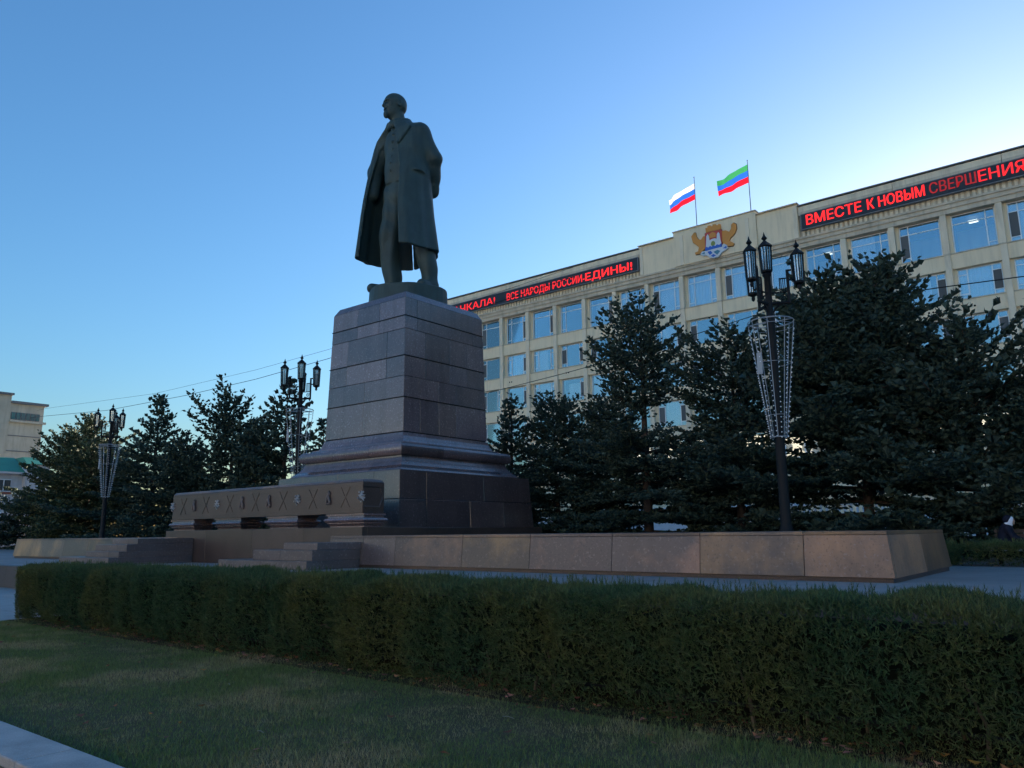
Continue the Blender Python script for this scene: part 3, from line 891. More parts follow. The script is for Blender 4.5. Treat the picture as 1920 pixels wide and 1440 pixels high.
# crest
CR = {'wing_l': [(-28.17,27.71),(-28.04,27.1),(-27.79,26.87),(-27.49,26.55),(-27.59,26.18),(-27.92,26.13),(-27.85,25.95),(-27.41,25.9),(-26.91,26.26),(-26.79,27.35),(-27.03,27.46),(-27.25,27.18),(-27.49,27.29),(-27.65,27.57),(-27.72,27.97),(-27.9,28.02)],
'wing_r': [(-25.27,27.49),(-24.91,27.46),(-24.61,27.25),(-24.41,27.51),(-24.4,27.84),(-24.19,27.97),(-23.96,27.79),(-23.94,27.33),(-24.16,26.94),(-24.54,26.66),(-24.65,26.44),(-24.24,26.1),(-24.37,25.91),(-24.8,25.96),(-25.21,26.22),(-25.32,26.68)],
'crown': [(-26.74,27.71),(-26.76,28.15),(-26.58,28.12),(-26.55,28.29),(-26.29,28.28),(-26.28,28.18),(-26.08,28.16),(-26.05,28.3),(-25.78,28.26),(-25.76,28.14),(-25.58,28.13),(-25.53,28.21),(-25.36,28.15),(-25.33,27.67)],
'shield': [(-26.84,27.66),(-25.26,27.63),(-25.31,26.3),(-26.9,26.25)],
'arch': [(-26.46,27.09),(-26.42,27.45),(-26.12,27.59),(-25.83,27.44),(-25.8,27.08)],
'fort': [(-26.81,26.23),(-26.69,27.32),(-26.56,27.51),(-26.45,27.28),(-26.42,26.87),(-26.22,26.95),(-25.93,26.96),(-25.75,26.87),(-25.7,27.3),(-25.56,27.44),(-25.46,27.28),(-25.42,26.71),(-25.32,26.25)],
'blue': [(-26.86,26.27),(-26.71,26.35),(-26.56,26.24),(-26.39,26.35),(-26.24,26.24),(-26.08,26.33),(-25.91,26.23),(-25.73,26.34),(-25.56,26.24),(-25.32,26.34),(-25.34,26.03),(-26.85,25.98)],
'ribbon': [(-27.36,25.81),(-27.17,26.03),(-26.85,26.0),(-25.34,26.01),(-25.14,26.27),(-24.88,26.07),(-24.79,25.76),(-25.09,25.62),(-25.38,25.5),(-25.71,25.19),(-26.15,25.17),(-26.48,25.28),(-26.8,25.6),(-27.1,25.59)]}
RB = [[(-26.66,25.86),(-26.35,25.88),(-26.21,25.65),(-26.47,25.52)],[(-26.11,25.72),(-25.72,25.82),(-25.49,25.67),(-25.79,25.4)],[(-26.37,25.45),(-26.12,25.53),(-25.89,25.36),(-26.17,25.25)],[(-27.26,25.81),(-26.93,25.92),(-26.94,25.73)],[(-25.23,25.84),(-24.91,26.0),(-24.91,25.76)]]
cm = {'o': mat('crest_orange', (.64,.25,.035), .5), 'd': mat('crest_dark', (.10,.07,.05), .6), 'r': mat('crest_red', (.50,.06,.04), .5), 'w': mat('crest_white', (.62,.64,.66), .5),
      'b': mat('crest_blue', (.015,.11,.50), .5), 'g': mat('crest_green', (.25,.28,.05), .5), 't': mat('crest_teal', (.06,.22,.30), .5)}
cr = thing('crest', (-26.1, FY-.4, 25.2), 'coloured coat of arms with orange wings on the building attic', 'crest')
y_ = FY-.365
for nm, key, c, d0, d1 in (('wing','wing_l','o',.14,.02),('wing','wing_r','o',.14,.02),('crown','crown','o',.17,.03),('shield','shield','r',.20,.04),
                           ('arch','arch','o',.225,.19),('fortress','fort','w',.235,.19),('waves','blue','b',.26,.19),('ribbon','ribbon','w',.24,.05)):
    MB().prism(CR[key], y_-d0, y_-d1).build(nm, cm[c], cr)
for q in ('wing_l', 'wing_r'):
    c0 = np.mean(np.array(CR[q]), 0); P_ = [(c0[0]+(a-c0[0])*1.06, c0[1]+(b-c0[1])*1.06) for a, b in CR[q]]
    MB().prism(P_, y_-.03, y_-.008).build('backing', cm['d'], cr)
MB().prism([(-26.107+.2*math.cos(t), 26.5+.24*math.sin(t)) for t in np.linspace(0, 6.0, 14)], y_-.25, y_-.2).build('disc', cm['g'], cr)
for k_, p_ in enumerate(RB): MB().prism(p_, y_-.27, y_-.2).build('ribbon_scroll', cm['b' if k_ % 2 == 0 else 't'], cr)

# LED boards
def text_mesh(s, x0, x1, z0, z1, y, m, parent, bold=.0):
    cu = bpy.data.curves.new('lettering', 'FONT'); cu.body = s; cu.size = 1.0; cu.offset = bold; cu.extrude = .0
    cu.resolution_u = 4
    tmp = bpy.data.objects.new('lettering', cu); COL.objects.link(tmp)
    dg = bpy.context.evaluated_depsgraph_get()
    me = bpy.data.meshes.new_from_object(tmp.evaluated_get(dg))
    bpy.data.objects.remove(tmp); bpy.data.curves.remove(cu)
    co = np.empty(len(me.vertices)*3); me.vertices.foreach_get('co', co); co = co.reshape(-1, 3)
    mn = co.min(0); mx = co.max(0)
    out = np.empty_like(co)
    out[:,0] = x0+(co[:,0]-mn[0])/(mx[0]-mn[0])*(x1-x0)
    zt = .729 if mx[1] > .5 else mx[1]
    out[:,2] = z0+(co[:,1])/zt*(z1-z0)
    out[:,1] = y
    n0 = len(co)
    me.vertices.foreach_set('co', out.ravel()); me.update(); me.name = 'lettering'
    me.materials.clear()
    F = [tuple(p.vertices) for p in me.polygons]; V = [tuple(v) for v in out]
    V2 = []; F2 = []
    for k_, sh_ in enumerate((-.018, 0.0, .018)):
        b = len(V2); V2 += [(v[0]+sh_, v[1]-.004*k_, v[2]) for v in V]; F2 += [tuple(b+i for i in f) for f in F]
    bpy.data.meshes.remove(me)
    me = bpy.data.meshes.new('lettering'); me.from_pydata(V2, [], F2); me.update()
    return link('lettering', me, m, parent)
led = [mat('led_red_bright', (.25,.01,.01), emit=(1,.012,.012), estr=.62), mat('led_red', (.2,.01,.01), emit=(1,.016,.02), estr=.34), mat('led_red_dim', (.1,.01,.01), emit=(1,.02,.02), estr=.10), mat('led_orange', (.3,.1,.02), emit=(1,.20,.03), estr=1.3)]
def board(label, x0, x1):
    t = thing('led_board', ((x0+x1)/2, FY-.3, 25.85), label, 'sign')
    MB().box(x0, x1, FY-.40, FY-.1, 25.86, 27.10).build('panel', M['led_off'], t)
    f_ = MB(); f_.box(x0-.08, x1+.08, FY-.42, FY-.11, 27.102, 27.16); f_.box(x0-.08, x1+.08, FY-.42, FY-.11, 25.79, 25.858)
    f_.box(x0-.08, x0-.003, FY-.42, FY-.11, 25.86, 27.10); f_.box(x1+.003, x1+.08, FY-.42, FY-.11, 25.86, 27.10); f_.build('casing', M['roof_metal'], t)
    return t
b1 = board('red LED text board left of the crest on the roofline', -61.0, -33.79)
ty = FY-.412
text_mesh('МАХАЧКАЛА!', -60.6, -51.35, 26.06, 26.84, ty, led[1], b1)
text_mesh('ВСЕ НАРОДЫ РОССИИ-', -49.7, -39.75, 26.06, 26.84, ty, led[1], b1)
text_mesh('ЕДИНЫ!', -39.65, -34.38, 26.06, 26.84, ty, led[0], b1)
b2 = board('red LED text board right of the crest on the roofline', -18.45, 9.2)
text_mesh('ВМЕСТЕ', -18.06, -13.80, 26.14, 27.0, ty, led[0], b2)
text_mesh('К НОВЫМ', -13.35, -9.32, 26.14, 27.0, ty, led[0], b2)
text_mesh('СВЕРШ', -8.99, -5.95, 26.14, 27.0, ty, led[2], b2)
text_mesh('ЕНИЯ', -5.80, -2.98, 26.14, 27.0, ty, led[1], b2)
text_mesh('М!', -2.80, -1.1, 26.14, 27.0, ty, led[0], b2)

# flags
def flag(label, px_, cols, hoist, fly, droop, zt, seed):
    t = thing('flag', (px_, FY+.6, 28.5), label, 'flag', 'flags on the roof')
    MB().tube([(px_, FY+.6, 28.4), (px_, FY+.6, 33.8)], [.045,.028], 8).build('pole', M['roof_metal'], t)
    MB().ball((px_, FY+.6, 33.84), .06, 8).build('pole_tip', M['roof_metal'], t)
    n = 26
    for s in range(3):
        mb = MB()
        for i in range(n+1):
            u = i/n
            for e in (0, 1, 2):
                v = (s+e/2)/3
                x = px_-.03-fly*u*(1-.04*v)
                y = FY+.6+.22*math.sin(u*7+v*1.4+seed)*u**.6+.10*math.sin(u*15+seed-v*3)*u
                z = zt-hoist*v*(1-.12*u)-droop*(u**1.15)+.05*math.sin(u*6+seed+v)
                mb.v.append((x, y, z))
        for i in range(n):
            for e in range(2):
                a = i*3+e; mb.f.append((a, a+1, a+4, a+3))
        mb.build('stripe', cols[s], t, True)
fw = mat('flag_white', (.66,.64,.60), .8, .1, trans=.3); fb = mat('flag_blue', (.02,.11,.48), .8, .1, trans=.35); fr_ = mat('flag_red', (.58,.01,.025), .8, .1, trans=.35); fg = mat('flag_green', (.04,.27,.10), .8, .1, trans=.3)
flag('white blue and red striped flag flying on the left roof pole', -28.05, (fw, fb, fr_), 1.60, 2.75, .80, 33.2, .5)
flag('green blue and red striped flag flying on the right roof pole', -22.95, (fg, fb, fr_), 1.72, 2.90, .72, 33.45, 2.1)

op = thing('added_bounce_building', (-20, -95, 0), 'unseen pale building added behind the viewer to bounce warm sunlight', 'building')  # added out of view so its sunlit wall bounces warm light on the monument
MB().box(-130, 100, -115, -95, 0, 29).build('wall', M['beige_bounce'], op)
for i in range(40):
    for k_ in range(6): MB().box(-117+i*5.1, -114.6+i*5.1, -95.0, -94.93, 2.2+k_*4.2, 4.6+k_*4.2).build('window', M['room'], op)
# balustrade of the terrace before the building
bal = thing('balustrade', (-24, 50, PZ), 'white terrace balustrade behind the spruces below the office building', 'balustrade')
M['white_stone'] = mat('white_painted_stone', (.55,.58,.62), .7, .2, var=.3, vscale=2)
MB().box(-60, 20, 49.7, 50.4, PZ, 2.62).build('terrace_wall', M['white_stone'], bal)
MB().box(-60, 20, 49.8, 50.2, 3.12, 3.28).build('rail', M['white_stone'], bal)
bprof = MB().lathe([(.09,0),(.09,.05),(.05,.08),(.10,.2),(.06,.38),(.05,.42),(.09,.46),(.09,.49)], 8).mesh('baluster', True); bprof.materials.append(M['white_stone'])
for i in range(190):
    x = -56+i*.36
    if x > 12: break
    o = bpy.data.objects.new('baluster', bprof); COL.objects.link(o); o.location = (x, 50, 2.625); attach(o, bal)

# ------------------------------------------------------------------ street lamps
def make_lamp(label):
    t = thing('street_lamp', (0, 0, 0), label, 'street lamp', 'decorated street lamps')
    H = 9.33          # to the finial tip, from the plaza
    MB().lathe([(.26,0),(.26,.18),(.21,.24),(.19,.9),(.16,1.0),(.14,1.1),(.13,3.2),(.115,6.6),(.12,6.65),(.12,6.85),(.10,6.9),(.09,8.0),(.13,8.05),(.13,8.1)], 14).build('pole', M['iron'], t, True, True)
    def lantern(x, y, z0, hgt, r_):
        """hexagonal glazed lantern whose cage starts at z0"""
        fr2 = MB()
        fr2.lathe([(r_*1.06,-.03),(r_*1.10,0),(r_*1.06,.03)], 6, (x, y, z0))
        fr2.lathe([(r_*1.1,-.02),(r_*1.42,0),(r_*1.42,.03),(r_*.75,.13),(r_*.22,.20)], 6, (x, y, z0+hgt))
        fr2.lathe([(.05,.18),(.035,.22),(.085,.27),(.03,.36),(.006,.46)], 8, (x, y, z0+hgt))
        fr2.lathe([(.02,-.22),(.05,-.18),(r_*.4,-.12),(r_*.3,-.08),(r_*.9,-.03)], 6, (x, y, z0))
        for k_ in range(6):
            a = math.pi/3*k_
            fr2.tube([(x+r_*math.cos(a), y+r_*math.sin(a), z0), (x+r_*1.18*math.cos(a), y+r_*1.18*math.sin(a), z0+hgt)], .02, 4)
            a += math.pi/6; q = .866
            fr2.tube([(x+q*r_*math.cos(a), y+q*r_*math.sin(a), z0), (x+q*r_*1.18*math.cos(a), y+q*r_*1.18*math.sin(a), z0+hgt)], .013, 4)
        ln = fr2.build('lantern', M['iron'], t, False, True)
        gl = MB()
        for k_ in range(6):
            a, b = math.pi/3*k_, math.pi/3*(k_+1)
            i0 = len(gl.v); s_ = .955
            gl.v += [(x+s_*r_*math.cos(a), y+s_*r_*math.sin(a), z0+.03),(x+s_*r_*math.cos(b), y+s_*r_*math.sin(b), z0+.03),
                     (x+s_*r_*1.17*math.cos(b), y+s_*r_*1.17*math.sin(b), z0+hgt-.02),(x+s_*r_*1.17*math.cos(a), y+s_*r_*1.17*math.sin(a), z0+hgt-.02)]
            gl.f.append((i0, i0+1, i0+2, i0+3))
        g_ = gl.build('pane', M['lamp_glass'], None, False, True); g_.parent = ln
        bl = MB().tube([(x, y, z0+.05), (x, y, z0+hgt*.75)], .045, 8).build('bulb', M['bulb'], None, True); bl.parent = ln
    lantern(0, 0, 8.17, .73, .15)
    for az in (140, 260, 20):
        a = R(az); ca, sa = math.cos(a), math.sin(a)
        def q(r_, z): return (ca*r_, sa*r_, z)
        arm = MB()
        arm.tube([q(.08,7.20), q(.56,7.20)], .05, 5)
        arm.tube([q(.08,7.52), q(.30,7.52)], .022, 5)
        arm.tube([q(.54,7.18), q(.54,8.16)], .045, 5)
        arm.tube([q(.54,8.14), q(.66,8.14)], .03, 5)
        arm.tube([q(.54,7.86), q(.74,7.86)], .03, 5)
        for r2 in (.36,.41,.46): arm.tube([q(r2,7.52), q(r2,7.92)], .012, 4)
        arm.tube([q(.31,7.52), q(.53,7.52)], .02, 4); arm.tube([q(.31,7.92), q(.53,7.92)], .02, 4); arm.tube([q(.32,7.52), q(.32,7.92)], .016, 4)
        arm.tube([q(.40+.10*(1-i/16)*math.cos(i*.75), 7.36+.11*(1-i/16)*math.sin(i*.75)) for i in range(15)], .014, 4)
        arm.tube([q(.10,6.95), q(.16,7.06), q(.30,7.18)], .03, 5)
        arm.build('arm', M['iron'], t, False, True)
        lantern(ca*.84, sa*.84, 7.76, .80, .14)
    # cone of light strings
    bs = MB(); zt, zb, rt, rb = 6.68, 3.42, .62, .21
    for z, r_, w in ((zt, rt, .018), (zt-.14, rt*.99, .008), (zb, rb, .016), (zb+.6, rb+.08, .007), (zt-1.2, rt-.16, .007)):
        pts = [(r_*math.cos(i*math.pi/12), r_*math.sin(i*math.pi/12), z) for i in range(25)]
        bs.tube(pts, w, 4, False)
    for k_ in range(8):
        a = math.pi/4*k_+.2
        bs.tube([(rb*math.cos(a), rb*math.sin(a), zb), (rt*math.cos(a), rt*math.sin(a), zt)], .012, 4)
    for a in (0, math.pi/2): bs.tube([(rt*math.cos(a), rt*math.sin(a), zt), (-rt*math.cos(a), -rt*math.sin(a), zt)], .012, 4)
    bsk = bs.build('basket', M['steel'], t, False, True)
    bu = MB()
    for k_ in range(12):
        a = math.pi/6*k_+.1
        for i in range(24):
            u = (i+.3*math.sin(k_))/24
            if u > .93: continue
            r_ = rb+(rt-rb)*u+.03
            b = len(bu.v); c = (r_*math.cos(a), r_*math.sin(a), zb+(zt-zb)*u); s_ = .022
            bu.v += [(c[0]+s_,c[1],c[2]),(c[0]-s_,c[1],c[2]),(c[0],c[1]+s_,c[2]),(c[0],c[1]-s_,c[2]),(c[0],c[1],c[2]+s_),(c[0],c[1],c[2]-s_)]
            bu.f += [(b,b+2,b+4),(b+2,b+1,b+4),(b+1,b+3,b+4),(b+3,b,b+4),(b+2,b,b+5),(b+1,b+2,b+5),(b+3,b+1,b+5),(b,b+3,b+5)]
    bo = bu.build('light_bulbs', M['bulb'], None, False, True); bo.parent = bsk; tag(bo, kind='stuff')
    sg = MB().box(-.30,-.16,-.46,-.42,4.75+.4,5.75).build('light_tube', M['steel'], t, False, True)
    return t
def dup(o, label):
    c = o.copy(); COL.objects.link(c)
    if label: c['label'] = label
    for ch in list(o.children):
        d = ch.copy(); COL.objects.link(d); d.parent = c; d.matrix_parent_inverse = ch.matrix_parent_inverse.copy()
        for g2 in list(ch.children):
            e = g2.copy(); COL.objects.link(e); e.parent = d; e.matrix_parent_inverse = g2.matrix_parent_inverse.copy()
    return c
lamp = make_lamp('black four-lantern street lamp with bulb basket right of the pedestal')
lamp.location = (-7.36, 20.95, PZ)
l2 = dup(lamp, 'black four-lantern street lamp with bulb basket just left of the pedestal'); l2.location = (-29.95, 21.6, PZ)
l3 = dup(lamp, 'black four-lantern street lamp farthest from the pedestal among the left spruces'); l3.location = (-50.4, 22.1, PZ)

# ------------------------------------------------------------------ trees
def unit_rand(n, rg):
    v = rg.normal(size=(n, 3)); return v/np.linalg.norm(v, axis=1)[:,None]
def needles(P, D, n, ln, wd, spread, rg):
    P = np.repeat(P, n, 0); D = np.repeat(D, n, 0)
    d = D+spread*unit_rand(len(P), rg); d /= np.linalg.norm(d, axis=1)[:,None]
    b = np.cross(d, unit_rand(len(P), rg)); b /= np.linalg.norm(b, axis=1)[:,None]+1e-6
    L_ = ln*rg.uniform(.6, 1.25, len(P))[:,None]
    return np.stack([P-b*wd*.5-d*L_*.25, P+b*wd*.5-d*L_*.25, P+d*L_], 1)
def spruce(x, y, label, h, rad, seed, prof=None, needle=None, bare=.06, lean=(0,0), dens=1.0, tops=None, ln=.11, group='spruces round the monument', droop=.25, gapz=None):
    rg = np.random.default_rng(seed)
    t = thing('spruce_tree', (x, y, PZ), label, 'tree', group)
    wood = MB(); T = []
    stems = [((0,0,0), h, rad, bare)]+(tops or [])
    for (ox, oy, oz), hh, rr, z_first in stems:
        nseg = 10
        wob = rg.uniform(-.08, .08, (nseg+1, 2))*hh*.06
        pts = [(ox+lean[0]*hh*(i/nseg)**1.5+wob[i,0]*(i/nseg), oy+lean[1]*hh*(i/nseg)**1.5+wob[i,1]*(i/nseg), oz+hh*i/nseg) for i in range(nseg+1)]
        r0 = .018*hh+.03
        wood.tube(pts, [max(r0*(1-i/nseg)**.9, .012) for i in range(nseg+1)], 8)
        pts = np.array(pts)
        z = hh*z_first
        while z < hh*.985:
            fr3 = z/hh
            pr = np.interp(fr3, *zip(*(prof or [(0,.8),(.12,1),(.3,.92),(.5,.70),(.7,.45),(.85,.25),(1,.05)])))
            nb_ = 5 if fr3 < .85 else 4
            a0 = rg.uniform(0, 6.28)
            for b in range(nb_):
                if rg.uniform() < .07: continue
                if gapz and gapz[0] < fr3 < gapz[1] and rg.uniform() < .7: continue
                az = a0+b*2*math.pi/nb_+rg.uniform(-.35, .35)
                lobe = 1+.22*math.sin(2*az+5*fr3+seed)+.20*math.sin(3*az-9*fr3+seed*2.3)+.14*math.sin(17*fr3+seed)
                L_ = max(rr*pr*rg.uniform(.75, 1.15)*lobe, .18)
                e0 = np.interp(fr3, [0,.4,.8,1], [-.12,.08,.40,.9])+rg.uniform(-.12,.12)
                base = np.array([np.interp(z, pts[:,2]-oz, pts[:,0]), np.interp(z, pts[:,2]-oz, pts[:,1]), oz+z])
                ns = 7; s = np.linspace(0, 1, ns)
                dirh = np.array([math.cos(az), math.sin(az), 0])
                zz_ = L_*(math.sin(e0)*s-droop*s**2*(1-fr3)+.22*s**3)
                bp = base+dirh*(L_*math.cos(e0)*s)[:,None]+np.stack([0*s, 0*s, zz_], 1)
                side = np.array([-dirh[1], dirh[0], 0])
                bp += side*(rg.uniform(-.12,.12)*L_*s**2)[:,None]
                wood.tube([tuple(p) for p in bp], [max(.012*L_*(1-.8*q_)+.006, .006) for q_ in s], 4, False)
                step = 1.6*ln/dens
                m_ = max(int(L_/step), 2)
                sv = np.linspace(.10 if L_ < 1 else .16, 1, m_)
                pc = np.stack([np.interp(sv, s, bp[:,k_]) for k_ in range(3)], 1)
                tg = np.stack([np.interp(sv, s, np.gradient(bp[:,k_], s)) for k_ in range(3)], 1); tg /= np.linalg.norm(tg, axis=1)[:,None]
                B0, B1 = [], []
                fl_ = ln*1.75
                nf = max(int(L_/(ln*1.2)), 2)
                fs = np.linspace(.25, 1, nf)
                fp = np.stack([np.interp(fs, s, bp[:,k_]) for k_ in range(3)], 1)
                fd = dirh*.7+side*rg.uniform(-.8,.8,nf)[:,None]+np.stack([0*fs, 0*fs, rg.uniform(-.1,.8,nf)], 1)
                B0.append(fp); B1.append(fp+fd*fl_*rg.uniform(.6,1.1,nf)[:,None])
                for sd in (1, -1):
                    tl = (.40*L_*(1-sv)+.16+.07*L_)*rg.uniform(.5, 1.1, m_)
                    td = tg*.62+side*sd*.78+np.stack([0*sv, 0*sv, rg.uniform(-.22,.18,m_)], 1)
                    td /= np.linalg.norm(td, axis=1)[:,None]
                    nn = np.maximum((tl/(ln*1.15)).astype(int), 1)
                    idx = np.repeat(np.arange(m_), nn)
                    wi = np.concatenate([np.arange(1, q_+1)/q_ for q_ in nn])
                    pp = pc[idx]+td[idx]*(tl[idx]*wi)[:,None]+np.stack([0*wi, 0*wi, (-.16+.20*wi)*(tl[idx]*wi)], 1)
                    pp += rg.normal(size=pp.shape)*.025
                    alt = np.where(np.arange(len(pp)) % 2 == 0, 1.0, -1.0)[:,None]
                    perp = np.cross(td[idx], np.array([0,0,1.0]))
                    fd = td[idx]*.75+perp*alt*rg.uniform(.1,.9,len(pp))[:,None]+np.stack([0*wi, 0*wi, rg.uniform(-.25,.65,len(pp))], 1)
                    fd /= np.linalg.norm(fd, axis=1)[:,None]
                    B0.append(pp-fd*fl_*.3); B1.append(pp+fd*fl_*rg.uniform(.45,.85,len(pp))[:,None])
                B0 = np.concatenate(B0); B1 = np.concatenate(B1)
                B1[:nf] = B0[:nf]+(B1[:nf]-B0[:nf])*1.5
                d_ = B1-B0; l_ = np.linalg.norm(d_, axis=1)[:,None]; dn = d_/l_
                u1 = np.cross(dn, unit_rand(len(dn), rg)); u1 /= np.linalg.norm(u1, axis=1)[:,None]+1e-6; u2 = np.cross(dn, u1)
                rr2 = ln*.46*rg.uniform(.7,1.2,len(dn))[:,None]; rr2[:nf] *= 2.3; mid = B0+d_*.55
                c3 = [mid+(u1*math.cos(q_)+u2*math.sin(q_))*rr2 for q_ in (0, 2.094, 4.189)]
                for k_ in range(3):
                    T.append(np.stack([B0, c3[(k_+1)%3], c3[k_]], 1)); T.append(np.stack([B1, c3[k_], c3[(k_+1)%3]], 1))
                fr4 = rg.uniform(.15, 1.0, (2, len(dn)))
                for q_ in range(2):
                    T.append(needles(B0+d_*fr4[q_][:,None], dn*.9, 1, ln*.9, ln*.28, 1.0, rg))
            z += hh*(.034 if hh > 6 else .045)*rg.uniform(.7, 1.3)+.04
        # leader
        tp = pts[-1]; lp = np.stack([np.linspace(pts[-2][k_], tp[k_], 8) for k_ in range(3)], 1)
        T.append(needles(lp, np.tile([0,0,1.0], (8,1)), 5, ln, .04, .8, rg))
    wood.build('trunk', M['bark'], t, True, True)
    T = np.concatenate(T)
    o = tri_soup('crown', T, needle or M['needle'], t, True)
    return len(T)
blobby = [(0,.55),(.15,.9),(.35,1),(.6,.85),(.8,.6),(.92,.38),(1,.12)]
wide = [(0,.9),(.1,1),(.35,.95),(.6,.80),(.8,.58),(.93,.36),(1,.10)]
narrow = [(0,.9),(.2,1),(.5,.75),(.75,.45),(.9,.22),(1,.05)]
NT = 0
NT += spruce(-23.2, 29.0, 'thin spruce with bare lower trunk right behind the pedestal edge', 7.5, 2.0, 11, narrow, bare=.12, dens=.8, gapz=(.3,.5))
NT += spruce(-20.5, 29.0, 'short dark spruce with bent top second from the pedestal', 6.9, 2.5, 12, blobby, lean=(-.03,.0))
NT += spruce(-17.9, 29.0, 'broad low spruce crowded against the tallest right-hand spruce', 6.5, 2.7, 13, blobby)
NT += spruce(-14.6, 26.6, 'tall pointed spruce with visible trunk in front of the office building', 10.2, 3.5, 14, [(0,.9),(.2,1),(.45,.72),(.55,.5),(.62,.62),(.8,.45),(.92,.22),(1,.05)], gapz=(.44,.56))
NT += spruce(-10.9, 26.6, 'dense rounded spruce just left of the right street lamp', 8.4, 2.7, 15, blobby, dens=1.1)
NT += spruce(-6.7, 26.8, 'very broad bluish spruce right of the right street lamp', 8.8, 4.2, 16, wide, ln=.13, dens=1.0, tops=[((.9,.2,3.6), 5.9, 2.6, .1), ((-1.0,-.3,4.0), 5.2, 2.3, .1), ((-.2,.5,5.0), 4.2, 1.8, .1)])
NT += spruce(-3.7, 27.0, 'leaning spruce with long upswept branches beside the seated person', 6.9, 3.2, 17, [(0,.7),(.2,1),(.5,1),(.75,.75),(.9,.5),(1,.1)], lean=(.05,0), droop=.05, ln=.13)
NT += spruce(-.9, 28.0, 'dark spruce cut off by the right edge of the picture', 5.4, 2.6, 18, wide, ln=.13)
NT += spruce(-12.7, 29.5, 'shaded spruce filling the gap behind the rounded one', 5.0, 2.2, 19, blobby, dens=.8, ln=.13)
# left group
NT += spruce(-70.5, 28.6, 'olive twin-topped spruce nearest the green-roofed house', 10.0, 4.4, 21, wide, needle=M['needle_y'], tops=[((2.6,-.4,0), 10.7, 3.4, .25)], dens=1.25, ln=.15)
NT += spruce(-64.5, 27.0, 'dark low spruce between the twin-topped one and the far lamp', 8.0, 3.8, 22, blobby, dens=1.25, needle=M['needle_y'], ln=.175)
NT += spruce(-57.4, 28.6, 'slender pointed spruce right of the far left lamp', 11.4, 4.4, 23, [(0,.95),(.2,1),(.45,.85),(.6,.55),(.75,.36),(.9,.18),(1,.04)], dens=1.2, ln=.175)
NT += spruce(-51.6, 28.0, 'bushy spruce right beside the slender pointed one', 7.0, 3.6, 24, blobby, dens=1.2, ln=.17)
NT += spruce(-47.0, 28.6, 'round-headed pine with bare trunk behind the carved screen', 9.8, 2.5, 25, [(0,.1),(.3,.5),(.42,.9),(.55,1),(.75,.92),(.9,.72),(1,.3)], bare=.36, ln=.17)
NT += spruce(-43.2, 28.0, 'small spruce left of the lamp beside the pedestal', 7.9, 2.2, 26, blobby, bare=.15, ln=.17)
NT += spruce(-41.0, 28.6, 'narrow spruce right behind the lamp beside the pedestal', 10.7, 2.6, 27, narrow, bare=.14, ln=.17, gapz=(.3,.42))
NT += spruce(-37.2, 28.6, 'little spruce peeping out left of the pedestal', 7.6, 1.9, 28, narrow, ln=.15)
NT += spruce(-77.5, 27.5, 'low spreading spruce at the left edge of the picture', 4.6, 4.4, 29, [(0,1),(.3,.9),(.6,.7),(1,.1)], ln=.18, dens=.9)
print('needle triangles', NT)

# bare deciduous shrubs and trees in the sun behind the left spruces
M['bare_twig'] = mat('sunlit_bare_twigs', (.26,.20,.15), .9, .1, island=.3)
def bare_tree(x, y, h, seed, label, spread=.55):
    rr = random.Random(seed); t = thing('bare_tree', (x, y, PZ), label, 'tree', 'leafless trees beyond the spruces')
    trunk = MB(); tw = MB()
    def grow(p, d, l_, r_, lev):
        e = p+d*l_
        mid = (p+e)/2+Vector((rr.uniform(-1,1), rr.uniform(-1,1), 0))*l_*.07
        (trunk if lev == 0 else tw).tube([p, mid, e], [r_, r_*.85, r_*.68], 5 if lev < 2 else 3, False)
        if lev >= 5: return
        for k_ in range(3 if lev < 4 else 4):
            nd = (d+Vector((rr.uniform(-1,1), rr.uniform(-1,1), rr.uniform(-.25,.6)))*spread*1.2).normalized()
            grow(p+(e-p)*rr.uniform(.55,1), nd, l_*rr.uniform(.55,.8), r_*.62, lev+1)
    grow(Vector((0,0,0)), Vector((rr.uniform(-.1,.1), rr.uniform(-.1,.1), 1)).normalized(), h*.30, h*.016, 0)
    trunk.build('trunk', M['bare_twig'], t, True, True); tw.build('crown', M['bare_twig'], t, False, True)
bare_tree(-84.0, 29.5, 7.0, 3, 'pale leafless tree in front of the white house', .7)
bare_tree(-66.0, 44.0, 11.5, 4, 'leafless tree behind the gap left of the round-headed pine')
bare_tree(-62.0, 47.0, 12.0, 5, 'leafless tree behind the round-headed pine')
bare_tree(-54.0, 46.0, 11.0, 6, 'leafless tree behind the gap right of the round-headed pine')
bare_tree(-74.0, 44.0, 11.0, 8, 'leafless tree behind the slender pointed spruce')

# ------------------------------------------------------------------ houses at the far left
M['beige_wall'] = mat('tower_stone', (.56,.50,.40), .85, .2, var=.5, vscale=.35, streak=.4, bump=.1, bscale=8)
M['white_wall'] = mat('white_plaster', (.56,.56,.57), .8, .2, var=.4, vscale=.7, streak=.3)
M['green_roof'] = mat('green_metal_roof', (.05,.26,.16), .5, .4, var=.3, vscale=1)
tw = thing('tower_block', (-116, 33, 0), 'plain beige stone block with one band of windows at the far left', 'building')
MB().box(-124, -110, 22, 39.5, 0, 18.55).build('wall', M['beige_wall'], tw)
MB().box(-124, -109.9, 14, 35.6, 0, 19.55).build('stair_tower', M['beige_wall'], tw)
MB().box(-124.3, -109.6, 35.62, 39.9, 18.55, 18.85).build('roof', M['roof_metal'], tw)
MB().box(-124.3, -109.5, 13.8, 35.75, 19.55, 19.8).build('roof', M['roof_metal'], tw)
MB().box(-110, -109.55, 35.61, 39.75, 16.15, 16.42).build('ledge', M['beige_wall'], tw)
for z in (14.45, 12.5): MB().box(-110, -109.93, 35.61, 39.3, z-.05, z+.05).build('string_course', M['roof_metal'], tw)
